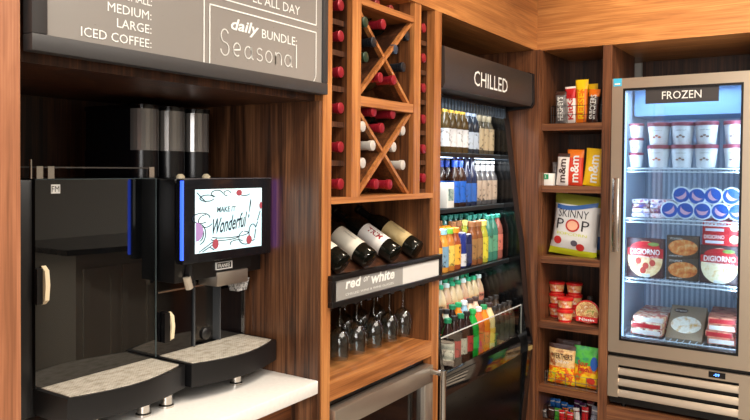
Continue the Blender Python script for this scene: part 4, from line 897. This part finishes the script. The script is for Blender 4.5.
BRP = [noisy('ice_bar_wrap_%d' % i, c, 60, .35) for i, c in enumerate(([(60, 60, 140), (220, 220, 236), (150, 60, 100)], [(190, 50, 60), (236, 226, 230), (60, 60, 130)], [(230, 226, 230), (120, 60, 60), (50, 70, 150)]))]
for lev in range(4):
    for s in range(2):
        w = .085; o = thing('ice_cream_bar', 'wrapped ice cream bar, %s from bottom, %s pile beside the dessert cups' % (ORD[lev], ('left', 'right')[s]), 'ice cream bar', (3.52-.0*lev, .737-s*.080, z+.0005+lev*.0205), 0, 'wrapped ice cream bars')
        o.rotation_euler = (0, 0, RZ+random.uniform(-.08, .08))
        q = MB().box(-.038, .038, -.075+lev*.008, .075, 0, .020, bev=.006); q.build('wrapper', BRP[(lev+s) % 3], o, False)
# third shelf: pizzas
z = fsz[2]; BXD = mat('dark_pizza_box', (64, 46, 52), .4); REDB = mat('pizza_red', (190, 34, 46), .4)
CHS = noisy('cheese_pizza', [(240, 222, 170), (246, 236, 204), (226, 180, 110)], 40, .5); PEP = noisy('pepperoni_pizza', [(236, 190, 130), (244, 220, 170), (200, 90, 60)], 26, .5)
def pizza_box(label, px0, px1, py0, py1, x, pz, pep):
    a, b = B(px0, py1, x), B(px1, py1, x); w = a.y-b.y; h = B((px0+px1)/2, py0, x).z-z-.001
    o = thing('pizza_box', label, 'pizza box', (x, (a.y+b.y)/2, z+.001)); o.rotation_euler = (0, 0, RZ)
    MB().box(-w/2, w/2, 0, .038, 0, h, bev=.0015).build('carton', BXD, o, False)
    n = 32; rx, rz_ = w*.47, h*.47; cz = h*.47
    q = MB(); q.bm.faces.new([q.bm.verts.new((rx*math.cos(2*PI*i/n), -.0008, cz+rz_*math.sin(2*PI*i/n))) for i in range(n)]); q.build('pizza_picture', pz, o, False)
    q = MB()
    q.bm.faces.new([q.bm.verts.new(p_) for p_ in [(-w*.485, -.0012, h*.56), (w*.485, -.0012, h*.5), (w*.485, -.0012, h*.74)]+[(w*.40*math.cos(PI*i/10), -.0012, h*.76+h*.17*math.sin(PI*i/10)) for i in range(11)]+[(-w*.485, -.0012, h*.74)]]); q.build('red_panel', REDB, o, False)
    text('DIGIORNO', w*.80, h*.15, lambda u, v: Vector((u, -.0028, h*.66+v)), WHT, o, bold=.015); text('TRADITIONAL CRUST', w*.74, h*.045, lambda u, v: Vector((u, -.0028, h*.535+v)), WHT, o)
    q = MB(); q.bm.faces.new([q.bm.verts.new((w*.22+w*.16*math.cos(2*PI*i/12), -.002, h*.86+h*.05*math.sin(2*PI*i/12))) for i in range(12)]); q.build('basil_picture', mat('basil', (110, 140, 70), .5), o, False)
    if pep:
        q = MB()
        for (u, v) in ((-.18, .42), (.02, .30), (.2, .38), (-.05, .18)): q.bm.faces.new([q.bm.verts.new((w*(u+.085*math.cos(2*PI*i/12)), -.0016, h*(v+.085*math.sin(2*PI*i/12)))) for i in range(12)])
        q.build('pepperoni_picture', mat('pepperoni', (190, 70, 60), .5), o, False)
    MB().box(-w*.14, w*.14, -.002, -.001, h*.02, h*.09).build('net_weight_panel', mat('pale_panel', (206, 214, 226), .5), o, False)
    return o
pizza_box('pepperoni pizza box with red banner at the left of the freezer pizza shelf', 626.5, 663.5, 238.5, 273, 3.445, PEP, 1)
pizza_box('cheese pizza box with red banner at the right of the freezer pizza shelf', 699.5, 739.5, 246, 281, 3.435, CHS, 0)
PAS = noisy('pasta_picture', [(186, 76, 28), (220, 132, 62), (236, 190, 130)], 45, .5); GDN = mat('brown_carton', (70, 58, 50), .5)
for lev in (0, 1):
    x = 3.445; a, b = B(666, 277, x), B(698, 279, x); w = a.y-b.y; h = .098
    o = thing('frozen_meal_box', '%s frozen pasta meal box between the two pizza boxes' % ('lower', 'upper')[lev], 'frozen meal', (x, (a.y+b.y)/2, z+.001+lev*.0985)); o.rotation_euler = (0, 0, RZ); o['group'] = 'frozen pasta meal boxes'
    MB().box(-w/2, w/2, 0, .04, 0, h, bev=.001).build('carton', GDN, o, False)
    q = MB(); q.bm.faces.new([q.bm.verts.new((w*.46*math.cos(2*PI*i/24)+w*.02, -.001, h*.48+h*.36*math.sin(2*PI*i/24))) for i in range(24)]); q.build('meal_picture', PAS, o, False)
    text("STOUFFER'S", w*.4, h*.09, lambda u, v: Vector((u-w*.2, -.0014, h*.87+v)), WHT, o); text('macaroni', w*.4, h*.08, lambda u, v: Vector((u-w*.2, -.0014, h*.1+v)), WHT, o)
for lev in (0, 1):
    x = 3.437; a, b = B(702.5, 230, x), B(740, 230, x); w = a.y-b.y; hh = .038; zb = z+.001+(B(720, 246, 3.435).z-z)+.0005
    o = thing('flat_pizza_box', '%s red flat pizza box on top of the cheese pizza box' % ('lower', 'upper')[lev], 'pizza box', (x, (a.y+b.y)/2, zb+lev*(.0525))); o.rotation_euler = (0, 0, RZ); o['group'] = 'flat pizza boxes lying on top'
    MB().box(-w/2, w/2, 0, .25, 0, .052, bev=.001).build('carton', REDB, o, False)
    text('DIGIORNO', w*.55, .017, lambda u, v: Vector((u-w*.18, -.0014, .036+v)), WHT, o, bold=.01); MB().box(-w*.42, w*.08, -.0012, -.0006, .008, .020).build('pale_band', mat('pale_panel', (206, 214, 226), .5), o, False)
    q = MB(); q.bm.faces.new([q.bm.verts.new((w*.36+w*.13*math.cos(2*PI*i/16), -.001, .028+.018*math.sin(2*PI*i/16))) for i in range(16)]); q.build('cheese_picture', CHS, o, False)
# bottom: flat boxes
z = .753; FLT = noisy('pizza_top_print', [(230, 190, 140), (200, 60, 60), (240, 226, 200), (150, 40, 50)], 24, .45); FL2 = noisy('meat_pizza_print', [(190, 60, 60), (226, 150, 120), (130, 40, 40)], 26, .45)
for i, (y0, y1, n, m, nm, x) in enumerate(((.625, .770, 3, FLT, 'left', 3.44), (.345, .465, 4, FL2, 'right', 3.44))):
    for lev in range(n):
        o = thing('flat_pizza_carton', 'printed flat pizza carton, %s from bottom, %s pile on freezer floor' % (ORD[lev], nm), 'pizza box', (x+.17, (y0+y1)/2, z+.0005+lev*.0285), random.uniform(-.06, .06), 'flat cartons on the freezer floor')
        w = (y1-y0)/2-.006; L_ = .16-.004*lev; ln_ = MB().box(-L_, L_, -w, w, 0, .028, mi=0, bev=.002); ln_.build('carton', m, o, False)
        MB().box(-L_-.001, -L_, -w*.9, w*.9, .004, .022).build('side_print', WW if lev % 2 == 0 else REDB, o, False)
bgm = mat('tan_bag', (150, 128, 104), .3)
o = thing('frozen_pizza_bag', 'large clear-topped frozen pizza box tilted up in the middle of the freezer floor', 'pizza box', (3.46, .548, z+.002), 0); o.rotation_euler = (Matrix.Rotation(RZ, 3, 'Z') @ Matrix.Rotation(-.9, 3, 'X')).to_euler()
w, h = .15, .20; MB().box(-w/2, w/2, 0, .04, 0, h, bev=.003).build('carton', bgm, o, False)
q = MB(); q.bm.faces.new([q.bm.verts.new((w*.42*math.cos(2*PI*i/24), -.001, h*.42+h*.25*math.sin(2*PI*i/24))) for i in range(24)]); q.build('pizza_picture', noisy('white_pizza', [(236, 226, 206), (250, 244, 230), (226, 170, 80)], 30, .5), o, False)
q = MB(); q.bm.faces.new([q.bm.verts.new((-w*.2+w*.2*math.cos(2*PI*i/20), -.001, h*.83+h*.07*math.sin(2*PI*i/20))) for i in range(20)]); q.build('oval_print', BRW, o, False)
text('Screamin', w*.32, h*.06, lambda u, v: Vector((u-w*.2, -.002, h*.83+v)), WHT, o)
for lev in range(2):
    o = thing('flat_pizza_carton', 'brown flat pizza carton lying %s behind the tilted pizza box' % ('lower', 'upper')[lev], 'pizza box', (3.76, .545, z+.0005+lev*.031), 0, 'flat cartons on the freezer floor')
    MB().box(-.12, .12, -.07, .07, 0, .03, bev=.002).build('carton', bgm, o, False); MB().box(-.121, -.12, -.06, .06, .006, .024).build('side_print', WW, o, False)

# ------------------------------------------------------------------ island across the room (mirrored in the dark machine door)
isl = thing('paneled_island', 'cream paneled island with curved dark stone top across the room', 'counter', (2.6, -2.2, 0))
IV = mat('ivory_paint', (196, 186, 168), .5); ST = noisy('dark_stone', [(34, 30, 28), (60, 54, 50)], 20, .12)
MB().box(2.75, 4.0, -1.6, -1.0, 0, .95).build('body', IV, isl)
for x in (2.80, 3.10, 3.40):
    MB().box(x, x+.26, -1.0, -.988, .12, .17).box(x, x+.26, -1.0, -.988, .80, .85).box(x, x+.05, -1.0, -.988, .17, .80).box(x+.21, x+.26, -1.0, -.988, .17, .80).build('panel_moulding', IV, isl)
MB().prism([(2.65, -1.65, .95), (4.0, -1.65, .95), (4.0, -.95, .95)]+[(4.0-1.35*i/12, -.95+.09*math.sin(PI*i/12), .95) for i in range(1, 12)]+[(2.65, -.95, .95)], (0, 0, .035)).build('stone_top', ST, isl)
tl_ = thing('paneled_cabinet', 'taller cream paneled cabinet across the room beside the curved island', 'cabinet', (2.2, -1.6, 0))
MB().box(1.8, 2.55, -1.95, -1.45, 0, 1.2).build('body', IV, tl_); MB().box(1.77, 2.58, -1.98, -1.42, 1.2, 1.23).build('stone_top', ST, tl_)
for x in (1.83, 2.18): MB().box(x, x+.34, -1.45, -1.438, .15, .21).box(x, x+.34, -1.45, -1.438, 1.05, 1.11).box(x, x+.06, -1.45, -1.438, .21, 1.05).box(x+.28, x+.34, -1.45, -1.438, .21, 1.05).build('panel_moulding', IV, tl_)

# ------------------------------------------------------------------ lights
def area(name, loc, tgt, sx, sy, e, col, spread=None):
    l = bpy.data.lights.new(name, 'AREA'); l.shape = 'RECTANGLE'; l.size = sx; l.size_y = sy; l.energy = e; l.color = col
    if spread: l.spread = spread
    o = bpy.data.objects.new(name, l); COL.objects.link(o); o.location = loc; d = Vector(tgt)-Vector(loc); o.rotation_euler = d.to_track_quat('-Z', 'Y').to_euler(); return o
def spot(name, loc, tgt, e, ang, col, blend=.6, r=.06):
    l = bpy.data.lights.new(name, 'SPOT'); l.energy = e; l.spot_size = math.radians(ang); l.spot_blend = blend; l.color = col; l.shadow_soft_size = r
    o = bpy.data.objects.new(name, l); COL.objects.link(o); o.location = loc; d = Vector(tgt)-Vector(loc); o.rotation_euler = d.to_track_quat('-Z', 'Y').to_euler(); return o
WRM = (1, .86, .70)
area('ceiling_panel_light', (1.2, -1.0, 2.72), (1.2, -1.0, 0), 2.6, 2.2, 95, (1, .93, .84))
area('room_fill_light', (-2.2, -1.0, 1.7), (3.3, .7, 1.2), 2.0, 1.8, 70, (1, .97, .94))  # added fill aimed at the right run, no window stands there
for i, (x, y) in enumerate(((1.9, .2), (2.6, -.2), (.7, .2))): spot('downlight_beam', (x, y, 2.72), (x+.25, y+.7, .9) if i != 1 else (3.3, .5, 1.0), 75, 95, WRM)
spot('island_fill_spot', (2.9, -.2, 2.7), (2.9, -1.2, .6), 85, 90, (1, .94, .86))  # added spot, brightens the island for its reflection in the door
spot('corner_beam', (2.95, .62, 2.72), (3.36, .62, 2.2), 30, 100, (1, .84, .62))
spot('corner_beam', (2.4, .8, 2.72), (2.4, 1.19, 2.2), 20, 100, (1, .84, .62))
area('freezer_glow', (3.50, .56, 1.875), (3.50, .56, 0), .16, .4, 2.0, (.78, .9, 1))
for y, ty in ((gy1-.015, .5), (gy0+.015, .62)): area('freezer_fill_light', (3.398, y, 1.30), (3.75, ty, 1.30), 1.05, .012, 1.9, (.80, .91, 1)).rotation_euler.rotate_axis('Z', PI/2)  # added pair of fills that brighten the freezer contents
area('cooler_glow', (2.85, 1.36, 1.77), (2.85, 1.42, 0), .8, .05, 1.7, (.85, .93, 1))
for z_, e_ in ((zs[0]-.035, .9), (zs[1]-.035, .9), (zs[2]-.03, 1.1)): area('cooler_shelf_glow', (2.85, 1.315, z_), (2.85, 1.40, z_-.2), .8, .02, e_, (.85, .93, 1))
w = bpy.data.worlds.new('world'); SC.world = w; w.use_nodes = True; w.node_tree.nodes['Background'].inputs[0].default_value = (.9, .95, 1, 1); w.node_tree.nodes['Background'].inputs[1].default_value = .3
SC.view_settings.view_transform = 'Standard'; SC.view_settings.look = 'None'; SC.view_settings.exposure = 0.0
SC.cycles.use_denoising = True
SC.cycles.transparent_max_bounces = 24; SC.cycles.sample_clamp_indirect = 6
